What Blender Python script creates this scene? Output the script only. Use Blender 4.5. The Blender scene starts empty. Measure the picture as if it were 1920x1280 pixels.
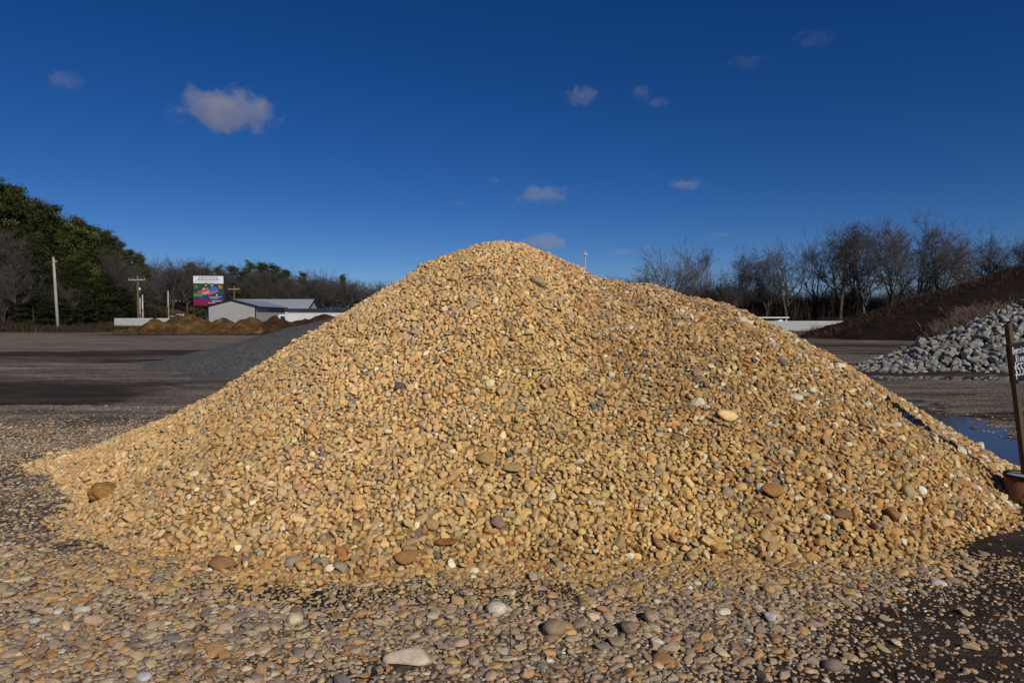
import bpy, bmesh, math, random
import numpy as np
from mathutils import Vector, Matrix

R = math.radians
S = bpy.context.scene
COL = S.collection

# ------------------------------------------------------------------ camera, sky, sun, exposure
F_PX, CAM_Z, HORIZON = 1280.0, 1.6, 598.0
PITCH = math.atan((640 - HORIZON) / F_PX)
cam = bpy.data.cameras.new("camera")
cam.sensor_width, cam.lens, cam.clip_start, cam.clip_end = 36.0, 24.0, 0.05, 9000.0
cam_o = bpy.data.objects.new("camera", cam)
COL.objects.link(cam_o)
cam_o.location = (0, 0, CAM_Z)
cam_o.rotation_euler = (R(90) - PITCH, 0, 0)
S.camera = cam_o

SUN_AZ, SUN_EL = 31.0, 31.0            # degrees to the side of straight behind the camera, and up
sun_dir = Vector((math.sin(R(SUN_AZ)) * math.cos(R(SUN_EL)), -math.cos(R(SUN_AZ)) * math.cos(R(SUN_EL)), math.sin(R(SUN_EL))))
world = bpy.data.worlds.new("World")
S.world = world
world.use_nodes = True
wn, wl = world.node_tree.nodes, world.node_tree.links
bg = wn["Background"]
sky = wn.new("ShaderNodeTexSky")
sky.sky_type = 'NISHITA'
sky.sun_disc = False
sky.sun_elevation = R(SUN_EL)
sky.sun_rotation = R(180 - SUN_AZ)
sky.altitude = 2500
sky.air_density = 0.9
sky.dust_density = 0.0
sky.ozone_density = 5.0
hs = wn.new("ShaderNodeHueSaturation")
hs.inputs["Saturation"].default_value = 1.25
hs.inputs["Hue"].default_value = .512
wl.new(sky.outputs["Color"], hs.inputs["Color"])
wl.new(hs.outputs["Color"], bg.inputs["Color"])
bg.inputs["Strength"].default_value = 0.057

sl = bpy.data.lights.new("sun", 'SUN')
sl.energy, sl.angle, sl.color = 3.4, R(0.53), (1.0, 0.93, 0.82)
sun_o = bpy.data.objects.new("sun", sl)
COL.objects.link(sun_o)
sun_o.rotation_euler = sun_dir.to_track_quat('Z', 'Y').to_euler()
sun_o.location = (20, -40, 40)

S.view_settings.view_transform = 'Standard'
S.view_settings.look = 'None'
S.view_settings.gamma = 1.0
S.view_settings.exposure = 0.0
S.cycles.volume_bounces = 1
S.cycles.max_bounces = 6

# ------------------------------------------------------------------ helpers
def srgb(r, g, b):
    f = lambda c: (c / 12.92 if c <= .04045 else ((c + .055) / 1.055) ** 2.4)
    return np.array([f(r / 255), f(g / 255), f(b / 255)])

_cp, _sp = math.cos(PITCH), math.sin(PITCH)
def ray(px, py):
    """direction of the view through a pixel of the photograph, scaled so that its y is 1"""
    cx, cy, cz = (px - 960) / F_PX, (640 - py) / F_PX, 1.0
    y, z = cz * _cp + cy * _sp, cy * _cp - cz * _sp
    return cx / y, z / y
def at(px, py, d):
    a, b = ray(px, py)
    return a * d, d, CAM_Z + b * d
def ground_at(px, py):
    a, b = ray(px, py)
    d = -CAM_Z / b
    return a * d, d

def hash2(ix, iy, seed):
    n = (ix.astype(np.int64) * 374761393 + iy.astype(np.int64) * 668265263 + seed * 982451653) & 0xffffffff
    n = ((n ^ (n >> 13)) * 1274126177) & 0xffffffff
    return ((n ^ (n >> 16)) & 0xffff) / 65535.0
def vnoise(x, y, seed=0):
    ix, iy = np.floor(x), np.floor(y)
    fx, fy = x - ix, y - iy
    fx, fy = fx * fx * (3 - 2 * fx), fy * fy * (3 - 2 * fy)
    a, b = hash2(ix, iy, seed), hash2(ix + 1, iy, seed)
    c, d = hash2(ix, iy + 1, seed), hash2(ix + 1, iy + 1, seed)
    return (a * (1 - fx) + b * fx) * (1 - fy) + (c * (1 - fx) + d * fx) * fy
def fbm(x, y, seed=0, octaves=4):
    """about -1..1"""
    t, amp, tot = 0, 1.0, 0
    x, y = np.asarray(x, float), np.asarray(y, float)
    for k in range(octaves):
        t = t + amp * (vnoise(x, y, seed + k * 17) * 2 - 1)
        tot += amp
        amp *= .5
        x, y = x * 2.03 + 5.1, y * 2.03 + 3.7
    return t / tot * 1.5
def sstep(a, b, x):
    t = np.clip((x - a) / (b - a), 0, 1)
    return t * t * (3 - 2 * t)

def tag(o, label=None, cat=None, group=None, kind=None):
    if label: o["label"] = label
    if cat: o["category"] = cat
    if group: o["group"] = group
    if kind: o["kind"] = kind
    return o
def link(o, parent=None):
    COL.objects.link(o)
    if parent is not None: o.parent = parent
    return o
def empty(name, loc=(0, 0, 0), rz=0, label=None, cat=None, group=None):
    o = bpy.data.objects.new(name, None)
    o.empty_display_size = .2
    o.location, o.rotation_euler = loc, (0, 0, rz)
    link(o)
    return tag(o, label, cat, group)
def np_mesh(name, v, f, mat=None, smooth=False, attrs=None):
    """v (n,3), f (m,k) all faces with the same number of corners"""
    v, f = np.asarray(v, np.float32), np.asarray(f, np.int32)
    me = bpy.data.meshes.new(name)
    k = f.shape[1]
    me.vertices.add(len(v)); me.vertices.foreach_set("co", v.ravel())
    me.loops.add(f.size); me.loops.foreach_set("vertex_index", f.ravel())
    me.polygons.add(len(f))
    me.polygons.foreach_set("loop_start", np.arange(len(f), dtype=np.int32) * k)
    me.polygons.foreach_set("use_smooth", smooth if hasattr(smooth, "__len__") else np.full(len(f), smooth))
    for an, av in (attrs or {}).items():
        av = np.asarray(av, np.float32)
        if av.ndim == 1:
            a = me.attributes.new(an, 'FLOAT', 'POINT'); a.data.foreach_set("value", av)
        else:
            a = me.attributes.new(an, 'FLOAT_COLOR', 'POINT')
            if av.shape[1] == 3: av = np.concatenate([av, np.ones((len(av), 1), np.float32)], 1)
            a.data.foreach_set("color", av.ravel())
    me.update(calc_edges=True)
    me.validate()
    if mat: me.materials.append(mat)
    return me
def np_obj(name, v, f, mat=None, parent=None, smooth=False, attrs=None):
    return link(bpy.data.objects.new(name, np_mesh(name, v, f, mat, smooth, attrs)), parent)

class MB:
    """collects boxes, prisms and tubes into one mesh"""
    def __init__(s): s.v, s.f = [], []
    def add(s, vs, fs):
        n = len(s.v); s.v += [tuple(p) for p in vs]; s.f += [tuple(i + n for i in q) for q in fs]; return s
    def box(s, x0, x1, y0, y1, z0, z1):
        return s.add([(x0, y0, z0), (x1, y0, z0), (x1, y1, z0), (x0, y1, z0), (x0, y0, z1), (x1, y0, z1), (x1, y1, z1), (x0, y1, z1)],
                     [(0, 3, 2, 1), (4, 5, 6, 7), (0, 1, 5, 4), (1, 2, 6, 5), (2, 3, 7, 6), (3, 0, 4, 7)])
    def prism(s, poly, axis, a, b):
        """poly in the two other axes, extruded from a to b"""
        def p(u, w, t): return {'x': (t, u, w), 'y': (u, t, w), 'z': (u, w, t)}[axis]
        n = len(poly)
        vs = [p(u, w, a) for u, w in poly] + [p(u, w, b) for u, w in poly]
        return s.add(vs, [tuple(range(n))[::-1], tuple(range(n, 2 * n))] + [(i, (i + 1) % n, (i + 1) % n + n, i + n) for i in range(n)])
    def tube(s, pts, rad, k=8):
        pts = [Vector(p) for p in pts]
        if not hasattr(rad, '__len__'): rad = [rad] * len(pts)
        vs, fs = [], []
        for i, p in enumerate(pts):
            d = (pts[min(i + 1, len(pts) - 1)] - pts[max(i - 1, 0)]).normalized()
            a = d.orthogonal().normalized() if abs(d.z) < .99 else Vector((1, 0, 0))
            a = (a - d * a.dot(d)).normalized(); b = d.cross(a)
            vs += [p + (a * math.cos(t) + b * math.sin(t)) * rad[i] for t in (2 * math.pi * j / k for j in range(k))]
        for i in range(len(pts) - 1):
            fs += [(i * k + j, i * k + (j + 1) % k, (i + 1) * k + (j + 1) % k, (i + 1) * k + j) for j in range(k)]
        fs += [tuple(range(k))[::-1], tuple(range((len(pts) - 1) * k, len(pts) * k))]
        return s.add(vs, fs)
    def build(s, name, mat, parent=None, smooth=False, bevel=0):
        me = bpy.data.meshes.new(name)
        me.from_pydata(s.v, [], s.f)
        bm = bmesh.new(); bm.from_mesh(me)
        bmesh.ops.recalc_face_normals(bm, faces=bm.faces)
        if bevel: bmesh.ops.bevel(bm, geom=bm.edges[:], offset=bevel, segments=2, profile=.7, affect='EDGES')
        bm.to_mesh(me); bm.free()
        if smooth: me.polygons.foreach_set("use_smooth", np.full(len(me.polygons), True))
        me.materials.append(mat)
        return link(bpy.data.objects.new(name, me), parent)

# ------------------------------------------------------------------ materials
class NT:
    def __init__(s, name, rough=.8, spec=.3):
        s.m = bpy.data.materials.new(name); s.m.use_nodes = True
        s.n, s.l = s.m.node_tree.nodes, s.m.node_tree.links
        s.b = s.n["Principled BSDF"]
        s.b.inputs["Roughness"].default_value = rough
        s.b.inputs["Specular IOR Level"].default_value = spec
    def new(s, t, **kw):
        n = s.n.new("ShaderNode" + t)
        for k, v in kw.items():
            if hasattr(n, k) and k not in n.inputs: setattr(n, k, v)
            else: s.put(n.inputs[k], v)
        return n
    def put(s, sock, v):
        if isinstance(v, bpy.types.NodeSocket): s.l.new(v, sock)
        elif hasattr(v, '__len__') and sock.type == 'RGBA': sock.default_value = tuple(v)[:3] + (1,)
        else: sock.default_value = v
    def mix(s, fac, a, b, blend='MIX'):
        n = s.n.new("ShaderNodeMix"); n.data_type = 'RGBA'; n.blend_type = blend
        s.put(n.inputs[0], fac); s.put(n.inputs[6], a); s.put(n.inputs[7], b)
        return n.outputs[2]
    def math(s, op, a, b=0.0, c=0.0):
        n = s.n.new("ShaderNodeMath"); n.operation = op
        for i, v in enumerate((a, b, c)): s.put(n.inputs[i], v)
        return n.outputs[0]
    def ramp(s, fac, stops):
        n = s.n.new("ShaderNodeValToRGB"); e = n.color_ramp.elements
        while len(e) < len(stops): e.new(.5)
        for q, (p, c) in zip(e, stops):
            q.position = p; q.color = (tuple(c)[:3] + (1,)) if hasattr(c, '__len__') else (c, c, c, 1)
        s.put(n.inputs[0], fac)
        return n.outputs[0]
    def noise(s, vec, scale, detail=4.0, rough=.55):
        n = s.n.new("ShaderNodeTexNoise"); s.put(n.inputs["Vector"], vec)
        n.inputs["Scale"].default_value, n.inputs["Detail"].default_value, n.inputs["Roughness"].default_value = scale, detail, rough
        return n.outputs["Fac"]
    def coord(s, what="Object"): return s.n.new("ShaderNodeTexCoord").outputs[what]
    def attr(s, name, out="Color"):
        n = s.n.new("ShaderNodeAttribute"); n.attribute_name = name
        return n.outputs[out]
    def bump(s, h, strength=.5, dist=.02):
        n = s.n.new("ShaderNodeBump"); s.put(n.inputs["Height"], h)
        n.inputs["Strength"].default_value, n.inputs["Distance"].default_value = strength, dist
        s.l.new(n.outputs[0], s.b.inputs["Normal"])
    def base(s, c): s.put(s.b.inputs["Base Color"], c); return s

def plain(name, c, rough=.6, vary=.25, scale=3.0, spec=.3, metal=0.0):
    t = NT(name, rough, spec)
    c = np.array(c)
    t.base(t.mix(t.noise(t.coord(), scale, 5), c * (1 - vary), np.minimum(c * (1 + vary), 1)))
    t.b.inputs["Metallic"].default_value = metal
    return t.m

def stone_material(name, src, scale=1.0):
    t = NT(name, .82, .25)
    c = t.attr("Col") if src == 'attr' else t.n.new("ShaderNodeObjectInfo").outputs["Color"]
    v = t.n.new("ShaderNodeNewGeometry").outputs["Position"]
    n1 = t.noise(v, 38 * scale, 5, .65)
    n2 = t.noise(v, 150 * scale, 3, .6)
    c = t.mix(t.ramp(n1, [(.32, .62), (.68, 1.0)]), (0, 0, 0), c) if False else t.mix(.55, c, t.mix(1.0, c, t.ramp(n1, [(.3, .55), (.7, 1.35)]), 'MULTIPLY'))
    c = t.mix(.5, c, t.mix(1.0, c, t.ramp(n2, [(.3, .6), (.7, 1.3)]), 'MULTIPLY'))
    t.base(c)
    t.bump(t.math('ADD', n1, t.math('MULTIPLY', n2, .4)), .35, .006 / scale)
    return t.m
M_STONE = stone_material("stone_in_mass", 'attr')
M_STONE1 = stone_material("stone_single", 'object')
M_ROCK = stone_material("grey_rock", 'object', .3)
M_ROCKF = stone_material("grey_rock_fill", 'attr', .3)

def soil_material(name, ca, cb, cc, scale, bump=.6, dist=.05, rough=.95):
    t = NT(name, rough, .15)
    v = t.coord()
    n = t.noise(v, scale, 8, .68)
    n2 = t.noise(v, scale * 5.3, 6, .7)
    c = t.ramp(n, [(.3, ca), (.52, cb), (.72, cc)])
    c = t.mix(.6, c, t.mix(1.0, c, t.ramp(n2, [(.3, .45), (.7, 1.45)]), 'MULTIPLY'))
    t.base(c)
    t.bump(t.math('ADD', n, t.math('MULTIPLY', n2, .5)), bump, dist)
    return t.m
M_HEAPSOIL = soil_material("heap_fines", (.18, .115, .052), (.27, .175, .08), (.34, .23, .11), 9, .5, .03)
M_MULCH = soil_material("dark_mulch", (.011, .0065, .0045), (.022, .0125, .0085), (.05, .028, .018), 1.6, 1.0, .25)
M_YELLOW = soil_material("yellow_dirt", (.045, .024, .009), (.145, .080, .027), (.31, .185, .07), 1.1, 1.0, .5)
M_BROWN = soil_material("brown_mulch", (.022, .010, .005), (.058, .028, .013), (.12, .062, .028), 1.2, .8, .1)
M_CRUSH = soil_material("dark_crushed_stone", (.048, .047, .046), (.125, .12, .116), (.34, .33, .315), 14, 1.0, .06)
M_DRYHILL = soil_material("dry_grass_slope", (.06, .042, .022), (.10, .07, .038), (.13, .095, .05), .4, .4, .2)

# ------------------------------------------------------------------ shapes of the land
def smax(a, b, k): return k * np.logaddexp(a / k, b / k)

PUD = [((6.3, 12.2), (5.55, 8.6), 1.3), ((6.35, 7.45), (6.0, 7.3), .42), ((10.2, 18.9), (15.5, 18.7), .75), ((10.3, 22.2), (11.4, 22.0), .5)]
def puddle_mask(x, y):
    m = np.zeros_like(np.asarray(x, float))
    for (ax, ay), (bx, by), r in PUD:
        dx, dy = bx - ax, by - ay
        t = np.clip(((x - ax) * dx + (y - ay) * dy) / (dx * dx + dy * dy), 0, 1)
        d = np.hypot(x - ax - t * dx, y - ay - t * dy)
        m = np.maximum(m, 1 - sstep(r * .55, r * 1.25, d + .34 * r * fbm(x * 1.6, y * 1.6, 71, 3) + .16 * r * fbm(x * 7, y * 7, 73, 2)))
    return m
WATER_Z = -.035
def ground_z(x, y):
    x, y = np.asarray(x, float), np.asarray(y, float)
    z = .018 * fbm(x * .9, y * .9, 3, 4) * sstep(400, 20, y)
    z = z + .010 * fbm(x * 5, y * 5, 9, 3) * sstep(60, 10, y)
    z = z + .03 * fbm(x * .13, y * .13, 5, 3)* sstep(400, 40, y)
    return z - .075 * puddle_mask(x, y)

_pr = np.array([0, .25, .5, .87, 1.5, 2.1, 2.65, 3.2, 3.7, 4.2, 4.6, 4.9, 5.4, 9])
_pz = np.array([2.489, 2.434, 2.363, 2.203, 1.846, 1.496, 1.141, .804, .539, .333, .12, 0, -.12, -1.6])
_kt = np.array([-180, -150, -126, -116, -90, -60, 0, 60, 120, 180.])
_kk = np.array([1.0, 1.13, 1.13, 1.19, 1.33, 1.26, .88, 1.2, 1.2, 1.0])
C1, C2 = (-.14, 8.1), (1.936, 8.15)
def heap_z(x, y):
    x, y = np.asarray(x, float), np.asarray(y, float)
    dx, dy = x - C1[0], y - C1[1]
    wob = 1 + .035 * fbm(x * .7 + 9, y * .7, 21, 3)
    r = np.hypot(dx, dy) * wob
    th = np.degrees(np.arctan2(dy, dx))
    h1 = np.interp(r * np.interp(th, _kt, _kk), _pr, _pz)
    r2 = np.hypot(x - C2[0], y - C2[1]) * wob
    h2 = 1.815 - .748 * (np.sqrt(r2 * r2 + 1.69) - 1.3)
    h3 = 2.01 - .64 * (np.sqrt((x - 1.326) ** 2 + (y - 8.292) ** 2 + .5) - .7)        # saddle between the two crests
    h2 = h2 - .16 * np.exp(-((x - 4.5) ** 2 + (y - 5.55) ** 2) / .30)      # the bucket stands in a dip of the foot
    h = smax(smax(h1, h2, .07), h3, .05)
    return h + .045 * fbm(x * 1.1, y * 1.1, 33, 3) + .02 * fbm(x * 4, y * 4, 35, 2)
def land_z(x, y): return np.maximum(heap_z(x, y), ground_z(x, y))
def hit(px, py):
    """first point of heap or ground seen through a pixel"""
    a, b = ray(px, py)
    d = np.linspace(2.2, 14, 6000)
    g = CAM_Z + b * d - land_z(a * d, d)
    i = int(np.argmax(g < 0))
    return a * d[i], d[i], CAM_Z + b * d[i]

# ------------------------------------------------------------------ ground: one sheet to the horizon
def axis(parts):
    out = []
    for a, b, st in parts: out += list(np.arange(a, b, st))
    return np.array(out + [parts[-1][1]])
gx = axis([(-900, -120, 60), (-120, -40, 2.5), (-40, -14, .5), (-14, -7, .12), (-7, 8.5, .055), (8.5, 18, .12), (18, 50, .6), (50, 120, 2.5), (120, 900, 60)])
gy = axis([(-120, -4, 12), (-4, 2, .5), (2, 5.4, .05), (5.4, 14, .07), (14, 26, .12), (26, 60, .4), (60, 130, 1.2), (130, 300, 17), (300, 2500, 200)])
GX, GY = np.meshgrid(gx, gy)
vx, vy = GX.ravel(), GY.ravel()
nx = len(gx)
ii = (np.arange(len(gy) - 1)[:, None] * nx + np.arange(nx - 1)[None, :]).ravel()
gf = np.stack([ii, ii + 1, ii + nx + 1, ii + nx], 1)
# wet and muddy stains of the yard, by where they lie
sx, sy = fbm(vx * .10, vy * .35, 41, 4), fbm(vx * .35, vy * .9, 42, 4)
wob = sx * 2.2
pxg = 960 + 1280 * vx / np.maximum(vy, .5)
band = lambda a0, a1, b1, b0: sstep(a0, a1, vy + wob * vy * .05) * (1 - sstep(b1, b0, vy + wob * vy * .05))
left, right = 1 - sstep(-3, -1, vx), sstep(3, 5, vx)
mud = .25 + .55 * np.clip(sx * .8 + sy * .5, -1, 1)
shift = (vx + 20) * .42                                   # the black band swings away from the camera as it goes along
wet = left * sstep(27.5 + shift * .6, 29.5 + shift * .6, vy + sx) * (1 - sstep(33 + shift, 37 + shift, vy + sx * 1.5)) * sstep(0, -6, vx + 6)
mud = mud * (1 - left * band(33, 40, 62, 76) * .85)
mud = mud + left * band(21, 23.5, 28, 32) * .5 + left * (1 - sstep(-8.6, -6.6, vx + sx * 2)) * band(11.8, 13, 17, 18.5) * .95
mud = mud + left * band(64, 70, 74, 82) * sstep(-46, -38, vx) * .9
near = 1 - sstep(10.5, 12.5, vy + sx)
mud = mud * (1 - .75 * left * near)
mud = mud + .38 * left * (1 - sstep(7.6, 9.0, vy + sx * .8)) * sstep(.0, .5, sy + .25 * sx + .15)
# tyre-packed mud at the near corner and along the foot of the heap
fx, fy = fbm(vx * 1.4, vy * 1.4, 51, 4), fbm(vx * .5, vy * .5, 52, 3)
corner = sstep(-.12, .38, (vx - .95) * .62 - (vy - 3.0) * .72 + .22 * fx) 
mud = mud + 1.5 * corner * sstep(0, .6, vx) * (1 - sstep(4.6, 5.6, vy)) + .62 * sstep(.05, .5, fy + .55 * fx) * sstep(4.3, 3.95, vy) * (vy > 1)
mud = mud + .9 * sstep(2.9, 3.3, vx) * (1 - sstep(7, 8, vy)) * sstep(4.3, 4.7, vy + .3 * fx)
mud = mud + right * (band(30, 34, 44, 50) * .35 + band(19.5, 20.5, 23, 25) * .7) + .8 * sstep(.05, .5, puddle_mask(vx, vy))
mud = mud * np.where((vy < 5.2) & (corner < .15) & (vx < 2.6), .8, 1)
mud = np.clip(np.maximum(mud, wet), 0, 1)
grey = left * band(13, 16, 21.5, 23.5) + .6 * left * band(30, 38, 60, 70) + .45 * right * band(19, 23, 40, 46)
grass = np.clip(.5 * left * sstep(4.4, 5.0, vy + .3 * fx) * (1 - sstep(9, 12, vy + sx)) + sstep(70, 84, vy + 3 * sx) + .62 * left * band(21.8, 23.5, 27.5, 30) * sstep(-17, -12, vx) + right * sstep(46, 52, vy + 3 * sx), 0, 1)
t = NT("yard_ground", .9, .06)
pos = t.coord()
def stretch(k):
    n = t.n.new("ShaderNodeMapping"); t.l.new(pos, n.inputs[0]); n.inputs["Scale"].default_value = (k, 1, 1); return n.outputs[0]
vor = t.new("TexVoronoi", Vector=pos, Scale=26.0)
vor2 = t.new("TexVoronoi", Vector=pos, Scale=70.0)
sepv = t.new("SeparateColor", Color=vor.outputs["Color"])
sep2 = t.new("SeparateColor", Color=vor2.outputs["Color"])
peb = t.ramp(sepv.outputs[0], [(.0, (.13, .10, .08)), (.35, (.25, .20, .155)), (.6, (.35, .28, .21)), (.85, (.45, .35, .24)), (.97, (.62, .55, .45))])
peb2 = t.ramp(sep2.outputs[1], [(.0, (.13, .105, .085)), (.5, (.27, .215, .17)), (.9, (.42, .33, .25))])
n_big, n_fine = t.noise(stretch(.35), 1.3, 6, .62), t.noise(pos, 60, 4, .65)
grav = t.mix(t.ramp(n_big, [(.38, 0), (.62, 1)]), peb, peb2)
gap = t.ramp(vor.outputs["Distance"], [(.25, 1.0), (.62, .38)])
grav = t.mix(.8, grav, t.mix(1.0, grav, gap, 'MULTIPLY'))
greyc = t.mix(.65, t.ramp(t.noise(pos, 16, 6, .7), [(.3, (.07, .07, .073)), (.55, (.14, .138, .138)), (.75, (.25, .24, .235))]), grav, 'MIX')
gr = t.attr("Grey", "Fac")
grav = t.mix(t.math('MULTIPLY', gr, .62), grav, greyc)
st1, st2 = t.noise(stretch(.12), 1.1, 7, .7), t.noise(stretch(.16), 5.5, 6, .7)
streak = t.ramp(t.math('ADD', t.math('MULTIPLY', st1, .55), t.math('MULTIPLY', st2, .45)), [(.36, .26), (.5, 1.0), (.63, 1.75)])
grav = t.mix(1.0, grav, streak, 'MULTIPLY')
mudc = t.ramp(t.math('ADD', t.math('MULTIPLY', n_fine, .5), t.math('MULTIPLY', n_big, .5)), [(.3, (.018, .0125, .0098)), (.5, (.043, .031, .0235)), (.68, (.10, .072, .053))])
mf = t.math('ADD', t.attr("Mud", "Fac"), t.math('MULTIPLY', t.math('SUBTRACT', t.noise(stretch(.4), 3.2, 8, .7), .5), 1.5))
mf = t.math('ADD', mf, t.math('MULTIPLY', t.math('SUBTRACT', t.noise(stretch(.25), 11, 6, .75), .5), .9))
mf = t.ramp(mf, [(.30, 0), (.86, .96)])
col = t.mix(mf, grav, t.mix(.7, mudc, t.mix(1.0, mudc, streak, 'MULTIPLY')))
blade = t.ramp(t.noise(pos, 2.2, 8, .75), [(.3, (.06, .044, .03)), (.5, (.145, .106, .068)), (.75, (.25, .19, .115))])
gf_ = t.ramp(t.math('ADD', t.attr("Grass", "Fac"), t.math('MULTIPLY', t.math('SUBTRACT', t.noise(stretch(.3), .5, 6, .7), .5), 1.2)), [(.4, 0), (.7, 1)])
col = t.mix(gf_, col, blade)
t.base(col)
t.put(t.b.inputs["Roughness"], t.ramp(mf, [(.5, .95), (1, .8)]))
hgt = t.math('SUBTRACT', t.math('MULTIPLY', n_fine, .5), t.math('MULTIPLY', vor.outputs["Distance"], t.math('SUBTRACT', 1.0, mf)))
t.bump(hgt, .8, .03)
ground = np_obj("ground", np.stack([vx, vy, ground_z(vx, vy)], 1), gf, t.m, smooth=True, attrs={"Mud": mud, "Grey": np.clip(grey, 0, 1), "Grass": grass})
tag(ground, "flat gravel and mud yard", None, None, "structure")

# water of the puddles
t = NT("puddle_water", .03, .5)
t.base((.075, .06, .047)); t.b.inputs["IOR"].default_value = 1.28
t.bump(t.noise(t.coord(), 5, 2), .012, .05)
def puddle(poly, label):
    o = np_obj("puddle", [(x, y, WATER_Z) for x, y in poly], [list(range(len(poly)))], t.m)
    tag(o, label, "puddle", None, "structure")
puddle([(4.6, 7.0), (7.3, 7.0), (8.3, 9), (8.9, 14.2), (5.0, 13.8), (4.2, 10)], "blue puddle reflecting the sky behind the flank of the golden heap")
puddle([(8.6, 17.3), (17, 17.2), (17, 20.2), (8.6, 20.2)], "shallow dark puddle along the foot of the grey rock heap")
puddle([(9.2, 21.2), (12.4, 21.2), (12.4, 23), (9.2, 23)], "small dark puddle beside the tip of the grey rock heap")

# rise of dry grass beyond the yard
hx, hy = np.meshgrid(np.linspace(-115, -58, 40), np.linspace(128, 190, 24))
hz = 6.3 * np.exp(-((hx + 88) / 17) ** 2) * sstep(128, 150, hy) - .3 + .25 * fbm(hx * .2, hy * .2, 61, 3)
hn = 40
hi = (np.arange(23)[:, None] * hn + np.arange(hn - 1)[None, :]).ravel()
tag(np_obj("hill", np.stack([hx.ravel(), hy.ravel(), hz.ravel()], 1), np.stack([hi, hi + 1, hi + hn + 1, hi + hn], 1), M_DRYHILL, smooth=True), "low slope of dry brown grass before the woods", None, None, "structure")

# ------------------------------------------------------------------ stones
rng = np.random.default_rng(7)
def ico(n):
    bm = bmesh.new(); bmesh.ops.create_icosphere(bm, subdivisions=n, radius=1.0)
    bm.verts.ensure_lookup_table()
    v = np.array([q.co[:] for q in bm.verts]); f = np.array([[q.index for q in p.verts] for p in bm.faces])
    bm.free(); return v, f
ICO = {n: ico(n) for n in (2, 3, 4)}
def stone_shape(level, g, cuts=(5, 9), off=(.52, .86), soft=.85):
    v, f = ICO[level]
    v = v.copy()
    for _ in range(g.integers(*cuts)):
        n = g.normal(size=3); n /= np.linalg.norm(n)
        e = np.maximum(0, v @ n - g.uniform(*off))
        v -= e[:, None] * n[None, :] * soft
    k = g.normal(size=(3, 3)) * 1.7
    v *= (1 + .07 * np.sin(v @ k[0] + 1) + .05 * np.sin(v @ k[1] * 1.6 + 2))[:, None]
    v -= (v.max(0) + v.min(0)) / 2
    return v / np.abs(v).max(0)
SHAPES = {l: [stone_shape(l, np.random.default_rng(100 + k), (7, 13), (.36, .74) if k % 4 else (.6, .9), .97) for k in range(24)] for l in (2, 3)}

def frames(nrm, g, tilt):
    """rotation matrices whose third axis lies near the normal"""
    n = len(nrm)
    z = nrm + g.normal(size=(n, 3)) * tilt
    z /= np.linalg.norm(z, axis=1)[:, None]
    a = g.normal(size=(n, 3))
    x = a - z * (a * z).sum(1)[:, None]
    x /= np.linalg.norm(x, axis=1)[:, None]
    return np.stack([x, np.cross(z, x), z], 2)
def land_normal(x, y, fn):
    e = .06
    n = np.stack([fn(x - e, y) - fn(x + e, y), fn(x, y - e) - fn(x, y + e), np.full(len(x), 2 * e)], 1)
    return n / np.linalg.norm(n, axis=1)[:, None]

# palettes (as photographed in sun; brought down to base colours by GAIN)
GAIN = 1.0
DUSTY = [((204, 166, 110), 34), ((198, 157, 99), 26), ((192, 161, 113), 18), ((180, 153, 112), 10), ((213, 180, 127), 10), ((174, 152, 120), 5), ((154, 140, 118), 1.5), ((222, 201, 163), 2.2), ((186, 144, 92), 5), ((120, 112, 101), .8)]
MIXED = [((198, 156, 101), 22), ((190, 146, 91), 20), ((182, 149, 106), 16), ((166, 141, 110), 11), ((152, 136, 115), 4), ((210, 183, 138), 8), ((224, 209, 183), 3.2), ((176, 126, 76), 8), ((158, 121, 84), 6), ((124, 114, 104), 1.2)]
WASHED = [((190, 166, 132), 23), ((180, 156, 127), 22), ((166, 146, 123), 16), ((152, 138, 124), 9), ((196, 158, 108), 16), ((178, 134, 88), 6), ((212, 190, 154), 7), ((156, 124, 96), 5), ((218, 208, 190), 2), ((124, 116, 110), 2)]
def pick(pal, n, g):
    c = np.array([srgb(*p[0]) for p in pal]); w = np.array([p[1] for p in pal], float)
    i = g.choice(len(pal), n, p=w / w.sum())
    return c[i] * g.normal(1, .08, (n, 1)) * (1 + g.normal(0, .03, (n, 3))), i
def pack(x0, x1, y0, y1, sizes, keep, fn, overlap, tries=2.2, seed=1, cell_=.09):
    """throw stones large to small and keep those that do not lie too deep in one already lying"""
    g = np.random.default_rng(seed)
    cell = cell_
    grid = {}
    X, Y, Z, Q = [], [], [], []
    for r, n in sizes:
        m = int(n * tries)
        xs, ys = g.uniform(x0, x1, m), g.uniform(y0, y1, m)
        ok = g.uniform(size=m) < keep(xs, ys, r)
        xs, ys = xs[ok], ys[ok]
        zs = fn(xs, ys)
        rs = r * g.lognormal(0, .14, len(xs))
        for a, b, c, q in zip(xs.tolist(), ys.tolist(), zs.tolist(), rs.tolist()):
            i, j = int(a // cell), int(b // cell)
            good = True
            for u in (i - 1, i, i + 1):
                for w in (j - 1, j, j + 1):
                    for (p0, p1, p2, pr) in grid.get((u, w), ()):
                        dd = (q + pr) * overlap
                        if (a - p0) ** 2 + (b - p1) ** 2 + (c - p2) ** 2 < dd * dd:
                            good = False; break
                    if not good: break
                if not good: break
            if good:
                grid.setdefault((i, j), []).append((a, b, c, q))
                X.append(a); Y.append(b); Z.append(c); Q.append(q)
    return np.array(X), np.array(Y), np.array(Z), np.array(Q)
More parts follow.
